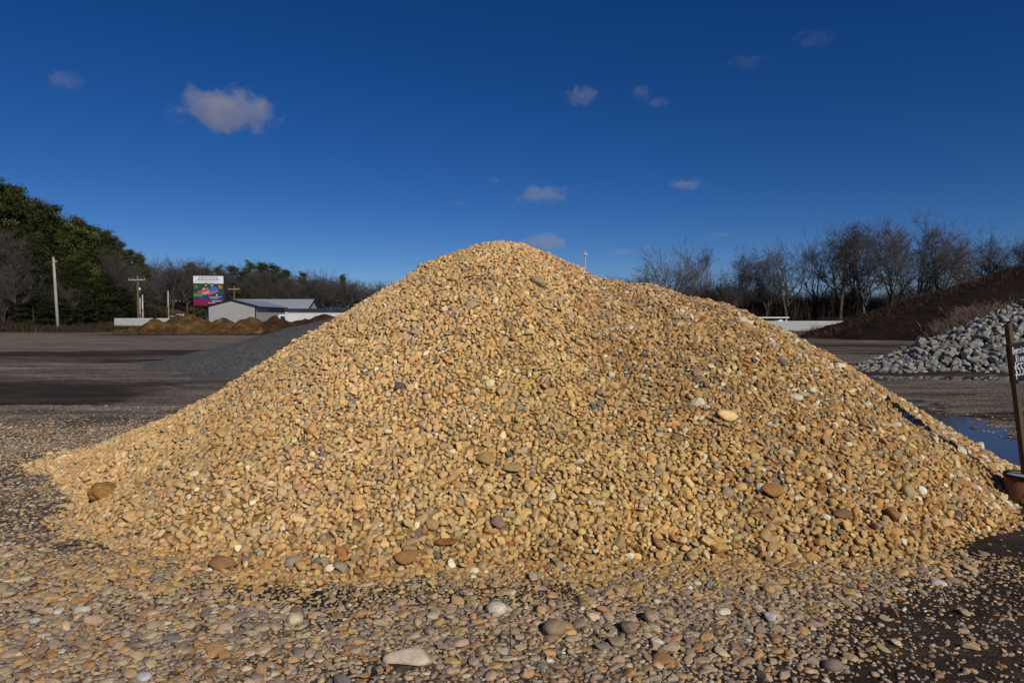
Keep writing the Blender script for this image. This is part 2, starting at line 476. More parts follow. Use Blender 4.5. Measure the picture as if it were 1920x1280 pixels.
def stone_mass(name, pos, rot, dims, col, level, mat, shapes, g, shape_ids=None, flat_share=.6):
    """many stones as one mesh"""
    V, Fc, C, FL = [], [], [], []
    sid = g.integers(0, len(shapes[level]), len(pos)) if shape_ids is None else shape_ids
    base = 0
    bf = ICO[level][1]
    for k, sv in enumerate(shapes[level]):
        m = np.where(sid == k)[0]
        if not len(m): continue
        loc = sv[None, :, :] * dims[m][:, None, :]
        w = np.einsum('nij,nvj->nvi', rot[m], loc) + pos[m][:, None, :]
        nv = sv.shape[0]
        V.append(w.reshape(-1, 3))
        Fc.append((bf[None] + (np.arange(len(m)) * nv)[:, None, None]).reshape(-1, 3) + base)
        C.append(np.repeat(col[m], nv, 0))
        FL.append(np.repeat(g.uniform(size=len(m)) > flat_share, len(bf)))
        base += len(m) * nv
    stone_mass.smooth = np.concatenate(FL)
    return np.concatenate(V), np.concatenate(Fc), np.concatenate(C)

# --- the heap's own body, under its stones
bx, by = np.meshgrid(np.arange(-6.2, 6.6, .11), np.arange(3.4, 12.8, .11))
hb = heap_z(bx, by) - .014
hm = hb.shape[1]
hi = (np.arange(hb.shape[0] - 1)[:, None] * hm + np.arange(hm - 1)[None, :]).ravel()
bq = np.stack([hi, hi + 1, hi + hm + 1, hi + hm], 1)
bvz = np.maximum(hb.ravel(), -.35)
bq = bq[(bvz[bq] > -.3).any(1)]
body_v, body_q = np.stack([bx.ravel(), by.ravel(), bvz], 1), bq

# --- named stones that stand out: px, py, width px, height px, colour, shape, label, category
SPECIAL = [
    (930, 1146, 38, 25, (226, 214, 196), "smooth white oval stone, the whitest on the gravel before the heap"),
    (763, 1245, 82, 36, (206, 186, 162), "large pale pinkish slab of stone, longest on the near gravel"),
    (417, 1066, 46, 31, (150, 112, 78), "big rounded brown stone at the foot of the heap"),
    (762, 1047, 44, 24, (150, 112, 66), "flat dusty brown stone low on the front of the golden heap"),
    (912, 862, 37, 25, (176, 146, 92), "round tan cobble at mid-height of the golden heap, beside a flat one"),
    (960, 879, 36, 19, (158, 138, 92), "flat olive-tan cobble at mid-height of the golden heap, beside a round one"),
    (1362, 782, 38, 22, (236, 200, 136), "bright cream broken stone high on the flank of the golden heap"),
    (1446, 924, 38, 27, (160, 116, 66), "rounded brown cobble with a dark hollow beside it on the heap's flank"),
    (1008, 531, 27, 19, (150, 136, 108), "largest grey cobble near the peak of the golden heap"),
    (746, 726, 22, 15, (98, 92, 84), "dark grey cobble on the golden heap's slope toward the billboard"),
    (1444, 1162, 22, 19, (206, 200, 194), "angular pale grey-white stone at the edge of the near mud"),
    (552, 1166, 28, 21, (216, 198, 160), "rough cream-white round stone among brown gravel before the heap"),
    (66, 1167, 21, 14, (206, 204, 200), "small white stone among dark gravel near the picture's edge"),
    (268, 1274, 30, 17, (208, 206, 206), "bluish-white flat stone cut by the bottom of the view"),
    (1038, 1183, 40, 28, (150, 130, 104), "large grey-tan egg-shaped stone beyond the white oval one"),
    (1820, 1216, 27, 15, (176, 156, 120), "lone blocky tan stone lying on the black mud"),
    (1681, 1208, 22, 12, (198, 180, 142), "lone cream oblong stone on the mud beside loose gravel"),
    (1222, 1162, 28, 24, (160, 140, 112), "round greyish stone standing in mud between smaller pebbles"),
    (933, 980, 26, 24, (142, 120, 102), "round purple-grey stone low on the golden heap"),
    (1438, 1012, 34, 22, (166, 142, 104), "flat-topped grey-tan cobble low on the heap's flank"),
    (1578, 966, 36, 19, (124, 98, 70), "dark brown wedge of stone on the heap's far spill"),
    (1670, 968, 22, 28, (150, 108, 70), "upright brown oval cobble on the heap's far spill"),
    (1396, 606, 26, 15, (214, 196, 166), "white quartz block on the skyline of the second crest"),
    (1491, 748, 24, 16, (216, 200, 172), "pale cream stone high on the second crest's face"),
    (1506, 742, 20, 14, (176, 160, 136), "pale grey stone touching a cream one on the second crest"),
    (1467, 682, 17, 14, (108, 106, 106), "dark blue-grey cobble near the skyline of the second crest"),
    (1180, 1183, 30, 26, (146, 124, 98), "squat grey-brown stone in the mud before the heap"),
    (640, 1282, 34, 20, (120, 116, 112), "slate-grey stone at the bottom of the view beside the pale slab"),
    (1560, 1252, 34, 22, (136, 120, 104), "flat grey stone at the border of mud and gravel"),
    (472, 1002, 30, 20, (206, 180, 130), "tilted pale yellow slab on the heap's lower slope"),
    (812, 985, 26, 20, (176, 142, 94), "round dusty tan cobble low on the golden heap"),
    (1700, 925, 22, 26, (170, 148, 112), "tall grey-tan cobble on the heap's flank near the bucket"),
    (1884, 944, 25, 15, (216, 204, 176), "pale cream angular stone against the foot of the orange bucket"),
    (1240, 1230, 26, 20, (140, 118, 96), "grey-brown stone half sunk in near mud"),
]
LAND = [(930, 1146, "the white oval stone"), (763, 1245, "the big pale slab"), (417, 1066, "the big rounded brown stone"), (552, 1166, "the rough cream stone"),
        (66, 1167, "the small white stone by the picture's edge"), (268, 1274, "the bluish-white stone"), (1038, 1183, "the egg-shaped stone"), (1444, 1162, "the angular whitish stone"),
        (1222, 1162, "the round greyish stone in mud"), (1681, 1208, "the cream oblong stone"), (762, 1047, "the flat brown stone of the heap"), (1560, 1252, "the flat grey stone by the mud"), (1820, 1216, "the lone blocky tan stone"), (187, 937, "the orange clod")]

# --- stones of the heap
def keep_heap(x, y, r):
    z, gz = heap_z(x, y), ground_z(x, y)
    k = sstep(-.07, .03, z - gz)
    back = 1 - sstep(.5, 1.1, (y - 8.1) + .0 * x)                          # far side, never seen
    return k * back
hs_sizes = [(.048, 40), (.038, 380), (.0292, 7500), (.0230, 33000), (.0182, 72000), (.0135, 100000)]
hX, hY, hZ, hR = pack(-5.6, 6.0, 3.6, 9.3, hs_sizes, keep_heap, land_z, .80, 2.0, 11)
nH = len(hX)
g = np.random.default_rng(5)
hN = land_normal(hX, hY, land_z)
hRot = frames(hN, g, .36)
hDim = np.stack([hR * g.uniform(1.0, 1.42, nH), hR * g.uniform(.82, 1.15, nH), hR * g.uniform(.45, .88, nH)], 1)
hP = np.stack([hX, hY, hZ], 1) + hN * (hR * g.uniform(-.25, .42, nH))[:, None]
# dusty where the loader tipped it last, rain-washed on the second crest and at the foot
zone = sstep(-.35, .35, (hX - .55 - .55 * (8.1 - hY) * .55) * .75 + .55 * fbm(hX * 1.3, hY * 1.3, 81, 3))
zone = np.clip(zone + .9 * sstep(4.75, 4.3, hY) * sstep(-3.5, -2.5, hX), 0, 1)
a_, _ = pick(DUSTY, nH, g); b_, _ = pick(MIXED, nH, g)
hC = np.where((g.uniform(size=nH) < zone * .85)[:, None], b_, a_) * GAIN
hC *= ((1.05 + .13 * fbm(hX * .8, hY * .8, 83, 3)) * (1.03 - .13 * zone))[:, None]
hC = hC * np.array([1.03, 1.045, 1.09])
hC[:, 2] *= 1 - .12 * sstep(-1, 1.2, hX + .8 * (5.5 - hY) + fbm(hX * .6, hY * .6, 87, 2))
wh = (g.uniform(size=nH) < .10) & (hX > 2.6) & (hY > 6.2)
hC[wh] = srgb(216, 204, 180) * GAIN

# --- loose stones on the yard before and beside it
def keep_loose(x, y, r):
    k = 1 - sstep(-.05, .05, heap_z(x, y) - ground_z(x, y))
    px = 960 + 1280 * x / y
    fx, fy = fbm(x * 1.4, y * 1.4, 51, 4), fbm(x * .5, y * .5, 52, 3)
    corner = sstep(-.12, .38, (x - .95) * .62 - (y - 3.0) * .72 + .22 * fx) * sstep(0, .6, x)
    k = k * (1 - (.84 if r < .01 else .92 if r < .02 else .94) * corner)
    k = k * (1 - (.8 if r > .014 else .5) * sstep(.08, .5, fy + .55 * fx) * (x > -1.9) * sstep(4.3, 3.95, y))
    if r < .009: k = k * (y < 4.6)
    k = k * (1 - .90 * sstep(3.0, 3.4, x) * sstep(4.35, 4.75, y + .25 * fx))
    farl = sstep(4.35, 4.75, y + .3 * fx) * (x < 0)
    k = k * (1 - (.985 if r > .024 else .93 if r > .018 else .75) * farl) * (1 - .97 * sstep(8.0, 11.5, y + 1.2 * fx))
    if r > .022: k = k * (1 - .9 * sstep(6.5, 8, y))
    return np.clip(k, 0, 1) * (1 - sstep(7.5, 11, np.abs(x + .8 * fx))) * (puddle_mask(x, y) < .25)
ls_sizes = [(.046, 40), (.037, 620), (.0285, 5600), (.0215, 14000), (.0165, 36000), (.0115, 80000), (.0080, 110000)]
lX, lY, lZ, lR = pack(-11.5, 8.5, 2.0, 12.5, [(r, int(n * 3.7)) for r, n in ls_sizes], keep_loose, ground_z, .76, 1.6, 12)
nL = len(lX)
lN = np.tile([0, 0, 1.0], (nL, 1))
lRot = frames(lN, g, .2)
lDim = np.stack([lR * g.uniform(1.0, 1.45, nL), lR * g.uniform(.8, 1.08, nL), lR * g.uniform(.38, .66, nL)], 1)
lP = np.stack([lX, lY, lZ + lDim[:, 2] * g.uniform(-.45, .45, nL)], 1)
w_, wi = pick(WASHED, nL, g); d_, di = pick(DUSTY, nL, g)
du = g.uniform(size=nL) < (.75 * sstep(-.26, -.02, heap_z(lX, lY) - .4 * 0) + .3 * sstep(3.6, 4.4, lY)) * sstep(-3.6, -2.4, lX)
lC = np.where(du[:, None], d_, w_) * GAIN * (.9 + .0 * lX)[:, None]
lID = np.where(du, di + 100, wi)

# --- remove ordinary stones where the named ones lie
spec_world = []
for (px, py, w, h, c, lab) in SPECIAL:
    x, y, z = hit(px, py)
    d = math.sqrt(x * x + y * y)
    spec_world.append((x, y, z, w / F_PX * y / 2, h / F_PX * y / 2))
def clear_of(X, Y, Z, k=.8):
    ok = np.ones(len(X), bool)
    for (x, y, z, a, b) in spec_world: ok &= ((X - x) / (a * k)) ** 2 + ((Y - y) / (max(b, a * .7) * k)) ** 2 > 1
    return ok
def sub(m, *arrs): return [a[m] for a in arrs]
m = clear_of(hX, hY, hZ); hX, hY, hP, hRot, hDim, hC, hR = sub(m, hX, hY, hP, hRot, hDim, hC, hR)
m = clear_of(lX, lY, lZ); lX, lY, lP, lRot, lDim, lC, lR, lID = sub(m, lX, lY, lP, lRot, lDim, lC, lR, lID)

# --- the 260 that show largest become objects of their own
def in_frame(p, mpx=12):
    px = 960 + 1280 * p[:, 0] / p[:, 1]; py = 598 + 1280 * (CAM_Z - p[:, 2]) / p[:, 1]
    return (px > mpx) & (px < 1920 - mpx) & (py < 1280 - mpx), px, py
fr, lpx, lpy = in_frame(lP)
big = np.where(fr, lDim[:, 0] * lDim[:, 1] / lP[:, 1] ** 2, 0)
single = np.argsort(-big)[:262]
rest = np.ones(len(lP), bool); rest[single] = False

stone_meshes = []
for k in range(14):
    v = stone_shape(3, np.random.default_rng(500 + k), (6, 11), (.45, .82) if k % 3 else (.65, .92), .9)
    stone_meshes.append(np_mesh("river_stone", v, ICO[3][1], M_STONE1, True))
def put_stone(pos, rot, dims, col, mi):
    o = bpy.data.objects.new("river_stone", stone_meshes[mi % len(stone_meshes)])
    mw = Matrix([[rot[r][c] * dims[c] for c in range(3)] + [pos[r]] for r in range(3)] + [[0, 0, 0, 1]])
    o.matrix_world = mw
    o.color = (float(col[0]), float(col[1]), float(col[2]), 1)
    return link(o)
def colour_word(c):
    r, gg, b = [float(q) for q in c]
    lum, sat = .3 * r + .6 * gg + .1 * b, (max(r, b) - min(r, b)) / (max(r, gg, b) + 1e-6)
    if lum > .48: return "cream"
    if sat < .34: return "pale grey" if lum > .26 else "dark grey" if lum < .13 else "grey"
    if sat > .78: return "rust brown" if lum < .22 else "ochre"
    if lum < .15: return "dark brown"
    return "tan" if lum > .27 else "grey-brown" if sat < .6 else "brown"
gs = np.random.default_rng(77)
for n_, i in enumerate(single):
    o = put_stone(lP[i], lRot[i], lDim[i], lC[i], int(gs.integers(0, 14)))
    px, py = lpx[i], lpy[i]
    q = min(LAND, key=lambda L: math.hypot((L[0] - px) * .8, (L[1] - py) * 1.3))
    dx, dy = px - q[0], py - q[1]
    dist = math.hypot(dx, dy)
    near_w = "touching" if dist < 45 else "close to" if dist < 110 else "some way from"
    side = "nearer than" if dy > 34 and dy > abs(dx) * .4 else "beyond" if dy < -34 and -dy > abs(dx) * .4 else "level with"
    flat, lng = lDim[i][2] / lDim[i][0], lDim[i][0] / lDim[i][1]
    shape = "long" if lng > 1.5 else "flat" if flat < .36 else "rounded" if flat > .5 else "oval"
    sz = "large" if lDim[i][0] > .048 else "small" if lDim[i][0] < .034 else "middling"
    tag(o, "%s %s %s stone, %s %s" % (sz, shape, colour_word(lC[i]), near_w if near_w != "some way from" else side, q[2]), "stone", "loose river stones on the yard before the heap")
for k, ((px, py, w, h, c, lab), (x, y, z, a, b)) in enumerate(zip(SPECIAL, spec_world)):
    a, b = a * 1.1, b * 1.1
    gg = np.random.default_rng(900 + k)
    on_heap = heap_z(x, y) > ground_z(x, y) + .03
    n = land_normal(np.array([x]), np.array([y]), land_z)[0]
    zz = n + gg.normal(size=3) * .08; zz /= np.linalg.norm(zz)
    xx = np.array([1, gg.uniform(-.25, .25), gg.uniform(-.15, .15)]); xx -= zz * xx.dot(zz); xx /= np.linalg.norm(xx)
    rot = np.stack([xx, np.cross(zz, xx), zz], 1)
    hh = b * (1.0 if on_heap else 1.25)
    dims = (a, max(hh * 1.1, a * .62), max(hh * .72, a * .34))
    o = put_stone(np.array([x, y, z]) + n * dims[2] * .55, rot, dims, srgb(*c) * GAIN * (.8 if min(c) > 185 else 1), k + 3)
    tag(o, lab, "stone")

V, Fc, C = stone_mass("gravel_heap", hP, hRot, hDim, hC, 2, M_STONE, SHAPES, g)
heap = np_obj("gravel_heap", V, Fc, M_STONE, smooth=stone_mass.smooth, attrs={"Col": C})
tag(heap, "tall two-crested heap of golden river stones filling the yard", "gravel heap", None, "stuff")
tag(np_obj("heap_dirt", body_v, body_q, M_HEAPSOIL, smooth=True), "sandy fines showing between the stones of the golden heap", "dirt", None, "stuff")
nr = rest & (lP[:, 1] < 5.2)
fr_ = rest & ~nr
V1, F1, K1 = stone_mass("loose", lP[nr], lRot[nr], lDim[nr], lC[nr], 2, M_STONE, SHAPES, g)
SM1 = stone_mass.smooth
V2, F2, K2 = stone_mass("loose", lP[fr_], lRot[fr_], lDim[fr_], lC[fr_], 2, M_STONE, SHAPES, g)
loose = np_obj("loose_gravel", np.concatenate([V1, V2]), np.concatenate([F1, F2 + len(V1)]), M_STONE, smooth=np.concatenate([SM1, stone_mass.smooth]), attrs={"Col": np.concatenate([K1, K2])})
tag(loose, "brown and grey gravel strewn over the mud around the heap", "gravel", None, "stuff")
print("stones: heap", len(hP), "loose", len(lP), "near", int(nr.sum()))

# --- clod of orange earth and a rusty smear
x, y, z = hit(187, 940)
v, f = ICO[4]
v = v * (1 + .22 * fbm(v[:, 0] * 1.7 + 4, v[:, 1] * 1.7 + v[:, 2], 91, 4) + .08 * fbm(v[:, 0] * 6 + v[:, 2] * 3, v[:, 1] * 6 + 9, 92, 3))[:, None] * np.array([.115, .10, .085])
o = np_obj("earth_clod", v, f, soil_material("orange_clay", (.20, .095, .025), (.36, .19, .055), (.50, .29, .10), 22, .8, .02), smooth=True)
o.location = (x, y + .05, z + .06)
tag(o, "crumbly orange-brown clod of earth at the heap's outer toe", "clod of earth")
x, y, z = hit(838, 1022)
n = land_normal(np.array([x]), np.array([y]), land_z)[0]
v = ICO[4][0]
v = v * (1 + .35 * fbm(v[:, 0] * 2.3 + 1, v[:, 1] * 2.3 + v[:, 2], 95, 4))[:, None] * np.array([.075, .028, .010])
o = np_obj("rusty_crumb", v, ICO[4][1], soil_material("rusty_earth", (.16, .065, .02), (.28, .12, .035), (.42, .22, .08), 30, .8, .015), smooth=True)
o.matrix_world = Matrix.Translation(Vector((x, y, z)) + Vector(n) * .035) @ Vector(n).to_track_quat('Z', 'X').to_matrix().to_4x4() @ Matrix.Rotation(R(90), 4, 'Z')
tag(o, "rust-red smear of crumbled earth low on the golden heap", "earth")

# ------------------------------------------------------------------ grey rock heap, mulch heap, dirt mounds
def mound(name, fn, x0, x1, y0, y1, st, mat, label, cat, kind=None, zmin=-.3):
    mx, my = np.meshgrid(np.arange(x0, x1 + st, st), np.arange(y0, y1 + st, st))
    mz = np.maximum(fn(mx, my), zmin)
    k = mx.shape[1]
    i = (np.arange(mx.shape[0] - 1)[:, None] * k + np.arange(k - 1)[None, :]).ravel()
    q = np.stack([i, i + 1, i + k + 1, i + k], 1)
    zz = mz.ravel()
    q = q[(zz[q] > zmin + 1e-4).any(1)]
    used = np.unique(q); re = np.zeros(len(zz), int); re[used] = np.arange(len(used))
    return tag(np_obj(name, np.stack([mx.ravel(), my.ravel(), zz], 1)[used], re[q], mat, smooth=True), label, cat, None, kind)

def rock_z(x, y):
    dx, dy = np.asarray(x, float) - 20.6, np.asarray(y, float) - 23
    r = np.sqrt(dx ** 2 + (dy * 2.4) ** 2 + .5)
    return 3.55 - .425 * r + .12 * fbm(dx * .9, dy * .9, 101, 3)
ROCK_SHAPES = {3: [stone_shape(3, np.random.default_rng(700 + k), (9, 15), (.42, .72), 1.0) for k in range(12)]}
ROCK_SHAPES[2] = [stone_shape(2, np.random.default_rng(730 + k), (9, 15), (.42, .72), 1.0) for k in range(12)]
rock_meshes = [np_mesh("grey_rock", v, ICO[3][1], M_ROCK) for v in ROCK_SHAPES[3]]
g2 = np.random.default_rng(31)
M_ROCKBED = soil_material("rock_dust", (.04, .039, .038), (.07, .068, .065), (.11, .107, .10), 6, .6, .08)
mound("rock_bed", lambda x, y: rock_z(x, y) - .12, 10.5, 29, 18, 28, .25, M_ROCKBED, "dark stone dust deep between the grey rocks", "rock dust", "stuff")
def keep_rock(x, y, r): return (rock_z(x, y) > -.10) * (x > 11.1) * (y < 24.2) * (960 + 1280 * x / y < 1990)
rX, rY, rZ, rR = pack(10.5, 24, 18.2, 24.4, [(.16, 60), (.118, 520), (.088, 2000)], keep_rock, lambda x, y: np.maximum(rock_z(x, y), 0), .80, 2.2, 41)
rpx = 960 + 1280 * rX / rY
order = np.argsort(-(rR / rY * (rpx < 1930) * (rY < 23.6)))
rN = land_normal(rX, rY, lambda x, y: np.maximum(rock_z(x, y), 0)); rRot = frames(rN, g2, .7)
rDim = np.stack([rR * g2.uniform(1.0, 1.4, len(rX)), rR * g2.uniform(.85, 1.1, len(rX)), rR * g2.uniform(.65, .95, len(rX))], 1)
rP = np.stack([rX, rY, rZ], 1) + rN * (rR * g2.uniform(-.1, .45, len(rX)))[:, None]
rC = np.array([srgb(154, 149, 140)]) * g2.normal(.92, .13, (len(rX), 1)) * (1 + g2.normal(0, .02, (len(rX), 3)))
tanr = g2.uniform(size=len(rX)) < .05; rC[tanr] = srgb(160, 140, 112) * .9
rpy = 598 + 1280 * (CAM_Z - rP[:, 2]) / rP[:, 1]
SIZ = lambda d: "large" if d > .18 else "small" if d < .145 else "middling"
for k in order[:285]:
    o = bpy.data.objects.new("grey_rock", rock_meshes[int(g2.integers(0, 12))])
    o.matrix_world = Matrix([[rRot[k][r][c] * rDim[k][c] for c in range(3)] + [rP[k][r]] for r in range(3)] + [[0, 0, 0, 1]])
    o.color = tuple(float(q) for q in rC[k]) + (1,)
    link(o)
    relh = (rP[k][2]) / 2.4
    hw = "at the foot" if relh < .06 else "low on the face" if relh < .3 else "midway up the face" if relh < .62 else "high on the face"
    where = "by the thin tip" if rpx[k] < 1720 else "between tip and sign" if rpx[k] < 1850 else "around the sign post"
    tag(o, "%s %s rock %s of the grey heap, %s" % (SIZ(rDim[k][0]), "tan" if tanr[k] else "pale grey" if rC[k][0] > .31 else "dark grey" if rC[k][0] < .25 else "grey", hw, where), "rock", "grey rocks of the heap behind the sign")
o_ = order[285:]
# smaller broken pieces filling in and strewn at the tip
fX, fY = g2.uniform(9.6, 24, 5200), g2.uniform(17.6, 24.2, 5200)
fz = rock_z(fX, fY)
tip = (np.hypot((fX - 11.8) / 1.0, (fY - 21.4) / 1.0) < 1) | ((fz < 0) & (fz > -.22) & (fX > 11))
ok = ((fz > 0) | (tip & (g2.uniform(size=len(fX)) < .35))) & (960 + 1280 * fX / fY < 1990)
fX, fY, fz = fX[ok], fY[ok], np.maximum(fz[ok], 0)
nf = len(fX)
fR = g2.uniform(.05, .12, nf)
aP = np.concatenate([np.stack([fX, fY, fz - .02], 1), rP[o_]]); aR = np.concatenate([fR, rR[o_]])
nn = len(aP)
aC = np.array([srgb(150, 145, 136)]) * g2.normal(.8, .13, (nn, 1))
V, Fc, C = stone_mass("f", aP, frames(np.tile([0, -.3, 1.0], (nn, 1)), g2, .8), np.stack([aR * 1.2, aR, aR * .8], 1), aC, 2, M_ROCKF, ROCK_SHAPES, g2)
tag(np_obj("rock_rubble", V, Fc, M_ROCKF, attrs={"Col": C}), "small broken grey rubble between the rocks of the grey heap", "rubble", None, "stuff")

def mulch_z(x, y):
    dx, dy = np.asarray(x, float) - 48, np.asarray(y, float) - 57
    r = np.sqrt((dx / 23.5) ** 2 + (dy / 12.5) ** 2)
    return 8.0 * (1 - r) + .35 * fbm(dx * .22, dy * .22, 111, 4) - .9 * np.exp(-((r - 0) / .2) ** 2)
mulch = mound("mulch_heap", lambda x, y: mulch_z(x, y) + .12 * fbm(np.asarray(x) * 1.3, np.asarray(y) * 1.3, 112, 3), 19, 66, 42, 72, .35, M_MULCH, "long dark brown mulch heap rising behind the grey rock heap", "mulch heap")
def crush_z(x, y):
    dx, dy = np.asarray(x, float) + 4.6, np.asarray(y, float) - 25.5
    r = np.sqrt(dx ** 2 + (dy * 1.25) ** 2 + 1.2)
    return np.maximum(2.05 - .268 * (r - 1.0), .34 - .042 * (r - 1.0) + .10 * fbm(dx * .25, dy * .25, 122, 3)) - .03 + .05 * fbm(dx * .8, dy * .8, 121, 3)
mound("crushed_stone_heap", crush_z, -16, 6, 16, 35, .2, M_CRUSH, "low dark grey heap of fine crushed stone behind the golden heap", "gravel heap", "stuff", -.05)
YL = [(-36.4, 77, 2.3, 4.2), (-40.3, 77, 1.45, 3.4), (-33, 77.5, 1.7, 3.6), (-29.8, 77.5, 1.85, 3.4), (-42.6, 77, .7, 2.4), (-38.3, 78, 1.85, 2.8)]
gl = np.random.default_rng(66)
YL += [(gl.uniform(-42, -27), gl.uniform(74.8, 78), gl.uniform(.5, 1.5), gl.uniform(1.1, 2.0)) for _ in range(24)]
def lumps(L, seed, k=.35):
    def fn(x, y):
        x, y = np.asarray(x, float), np.asarray(y, float)
        z = np.full(x.shape, -1.0)
        for (cx, cy, h, r) in L:
            z = np.maximum(z, h * (1 - (np.hypot(x - cx, y - cy) / r) ** 1.25))
        return z + k * fbm(x * .8, y * .8, seed, 4) + .22 * k * fbm(x * 3.1, y * 3.1, seed + 3, 3)
    return fn
mound("dirt_mound", lumps(YL, 131, .42), -48, -25, 71, 83, .22, M_YELLOW, "lumpy mound of yellow-brown dirt in front of the billboard", "dirt mound")
BL = [(-27.2, 78.4, 1.7, 4.2), (-23.8, 78.6, 1.72, 4), (-20, 79, 1.6, 3.8), (-30, 79.5, 1.5, 3)] + [(gl.uniform(-29, -19), gl.uniform(76, 79), gl.uniform(.5, 1.4), gl.uniform(1, 1.9)) for _ in range(12)]
mound("dirt_mound", lumps(BL, 133, .35), -33, -15, 74, 84, .22, M_BROWN, "darker brown dirt mound in front of the long low building", "dirt mound")
mound("mulch_mound", lumps([(-12.6, 46, 1.95, 4.0), (-10.2, 47.5, 1.85, 3.6), (-15.5, 46, .55, 2.6)], 135, .12), -19, -4, 41, 53, .2, M_BROWN, "small rounded red-brown mulch mound above the dark crushed stone", "mulch mound")

# ------------------------------------------------------------------ price sign in its bucket
M_BLACK = plain("black_painted_board", (.008, .008, .010), .6, .3, 20)
M_REDWOOD = plain("reddish_wood_edge", (.075, .028, .020), .8, .4, 25)
M_POST = plain("weathered_timber", (.085, .062, .036), .85, .4, 18)
M_CHALK = plain("white_paint_writing", (.62, .62, .63), .7, .1, 60)
t = NT("orange_plastic", .5, .4)
v_ = t.coord()
spl = t.math('SUBTRACT', t.noise(v_, 14, 5, .6), t.math('MULTIPLY', t.n.new("ShaderNodeSeparateXYZ").outputs[2], 0.0))
sepz = t.n.new("ShaderNodeSeparateXYZ"); t.l.new(v_, sepz.inputs[0])
low = t.math('MULTIPLY', sepz.outputs[2], -.95)
tar = t.ramp(t.math('ADD', t.math('ADD', t.noise(v_, 24, 4, .7), low), t.math('MULTIPLY', sepz.outputs[0], .9)), [(.32, 0), (.36, 1)])
oc = t.mix(t.ramp(t.noise(v_, 7, 4, .6), [(.4, 0), (.62, 1)]), (.24, .085, .036), (.19, .095, .045))
t.base(t.mix(tar, oc, (.006, .006, .007)))
M_BUCKET = t.m
M_CEMENT = plain("set_cement", (.34, .34, .36), .9, .25, 25)

BX, BY = 4.46, 5.86
bz = float(land_z(BX, BY)) - .03
btop = .262
bk = empty("sign_bucket", (BX, BY, bz), 0, "rusty orange bucket of set cement splashed with black tar", "bucket")
def lathe(prof, k=40):
    v, f = [], []
    for r, z in prof: v += [(r * math.cos(2 * math.pi * j / k), r * math.sin(2 * math.pi * j / k), z) for j in range(k)]
    for i in range(len(prof) - 1): f += [(i * k + j, i * k + (j + 1) % k, (i + 1) * k + (j + 1) % k, (i + 1) * k + j) for j in range(k)]
    return v, f
hgt_b = btop - bz
v, f = lathe([(.150, -.05), (.152, 0), (.172, hgt_b - .02), (.16, hgt_b - .02), (.15, hgt_b - .06)])
np_obj("tub", v, f, M_BUCKET, bk, True)
v, f = lathe([(.173, hgt_b - .03), (.179, hgt_b - .028), (.180, hgt_b - .006), (.176, hgt_b), (.164, hgt_b), (.161, hgt_b - .016)])
np_obj("rim", v, f, M_BLACK, bk, True)
v, f = lathe([(.163, hgt_b - .016), (.10, hgt_b - .008), (.001, hgt_b - .006)])
np_obj("cement", v, f, M_CEMENT, bk, True)

sg = empty("price_sign", (BX, BY, .265), 0, "leaning black hand-lettered price board on a timber post", "sign")
nrm = Vector((.36, -.93, 0)).normalized()
rzs = math.atan2(nrm.x, -nrm.y)
tilt = Matrix.Rotation(R(-8.0), 4, 'Y')
sg.matrix_world = Matrix.Translation((BX, BY, .265)) @ tilt @ Matrix.Rotation(rzs, 4, 'Z')
MB().box(-.024, .024, 0, .042, -.22, 1.31).build("post", M_POST, sg, bevel=.003)
zb0, zb1, hw = .815, 1.135, .098
bo = MB().box(-hw - .004, hw + .004, -.040, -.002, zb0 - .004, zb1 + .004).build("board", M_REDWOOD, sg, bevel=.003)
MB().box(-hw, hw, -.0425, -.0405, zb0, zb1).build("painted_face", M_BLACK, bo)
ST = {  # hand-drawn strokes in a cell 0..1 wide, 0..1 high (small letters reach about 0.6)
 'O': [[(.5, 1), (.15, .8), (.05, .45), (.25, .05), (.6, .02), (.9, .35), (.88, .75), (.6, 1), (.4, .97)]],
 'v': [[(.1, .6), (.42, .02), (.85, .62)]], 'e': [[(.15, .32), (.85, .36), (.7, .6), (.35, .6), (.12, .3), (.35, .02), (.85, .1)]],
 'r': [[(.2, .6), (.25, .02)], [(.23, .4), (.5, .6), (.85, .55)]], 's': [[(.85, .55), (.4, .62), (.2, .45), (.75, .22), (.6, .02), (.1, .06)]],
 'i': [[(.45, .58), (.5, .02)], [(.46, .8), (.5, .86)]], 'z': [[(.12, .58), (.85, .58), (.15, .04), (.9, .04)]],
 'R': [[(.15, 0), (.2, 1)], [(.1, .95), (.65, 1), (.9, .75), (.6, .52), (.2, .5)], [(.45, .5), (.95, 0)]],
 '5': [[(.9, 1), (.25, .98), (.18, .58), (.6, .6), (.92, .33), (.6, .02), (.08, .08)]],
 '$': [[(.85, .82), (.5, .95), (.15, .75), (.5, .5), (.85, .28), (.5, .05), (.1, .18)], [(.55, 1.18), (.45, -.2)]],
 '0': [[(.5, 1), (.15, .6), (.3, .05), (.7, .05), (.88, .55), (.5, 1)]], '_': [[(.0, .1), (1, .14)]],
 'y': [[(.1, .6), (.45, .1)], [(.9, .62), (.2, -.35)]], 'd': [[(.8, .5), (.4, .6), (.12, .25), (.4, .0), (.8, .15)], [(.85, 1), (.82, 0)]]}
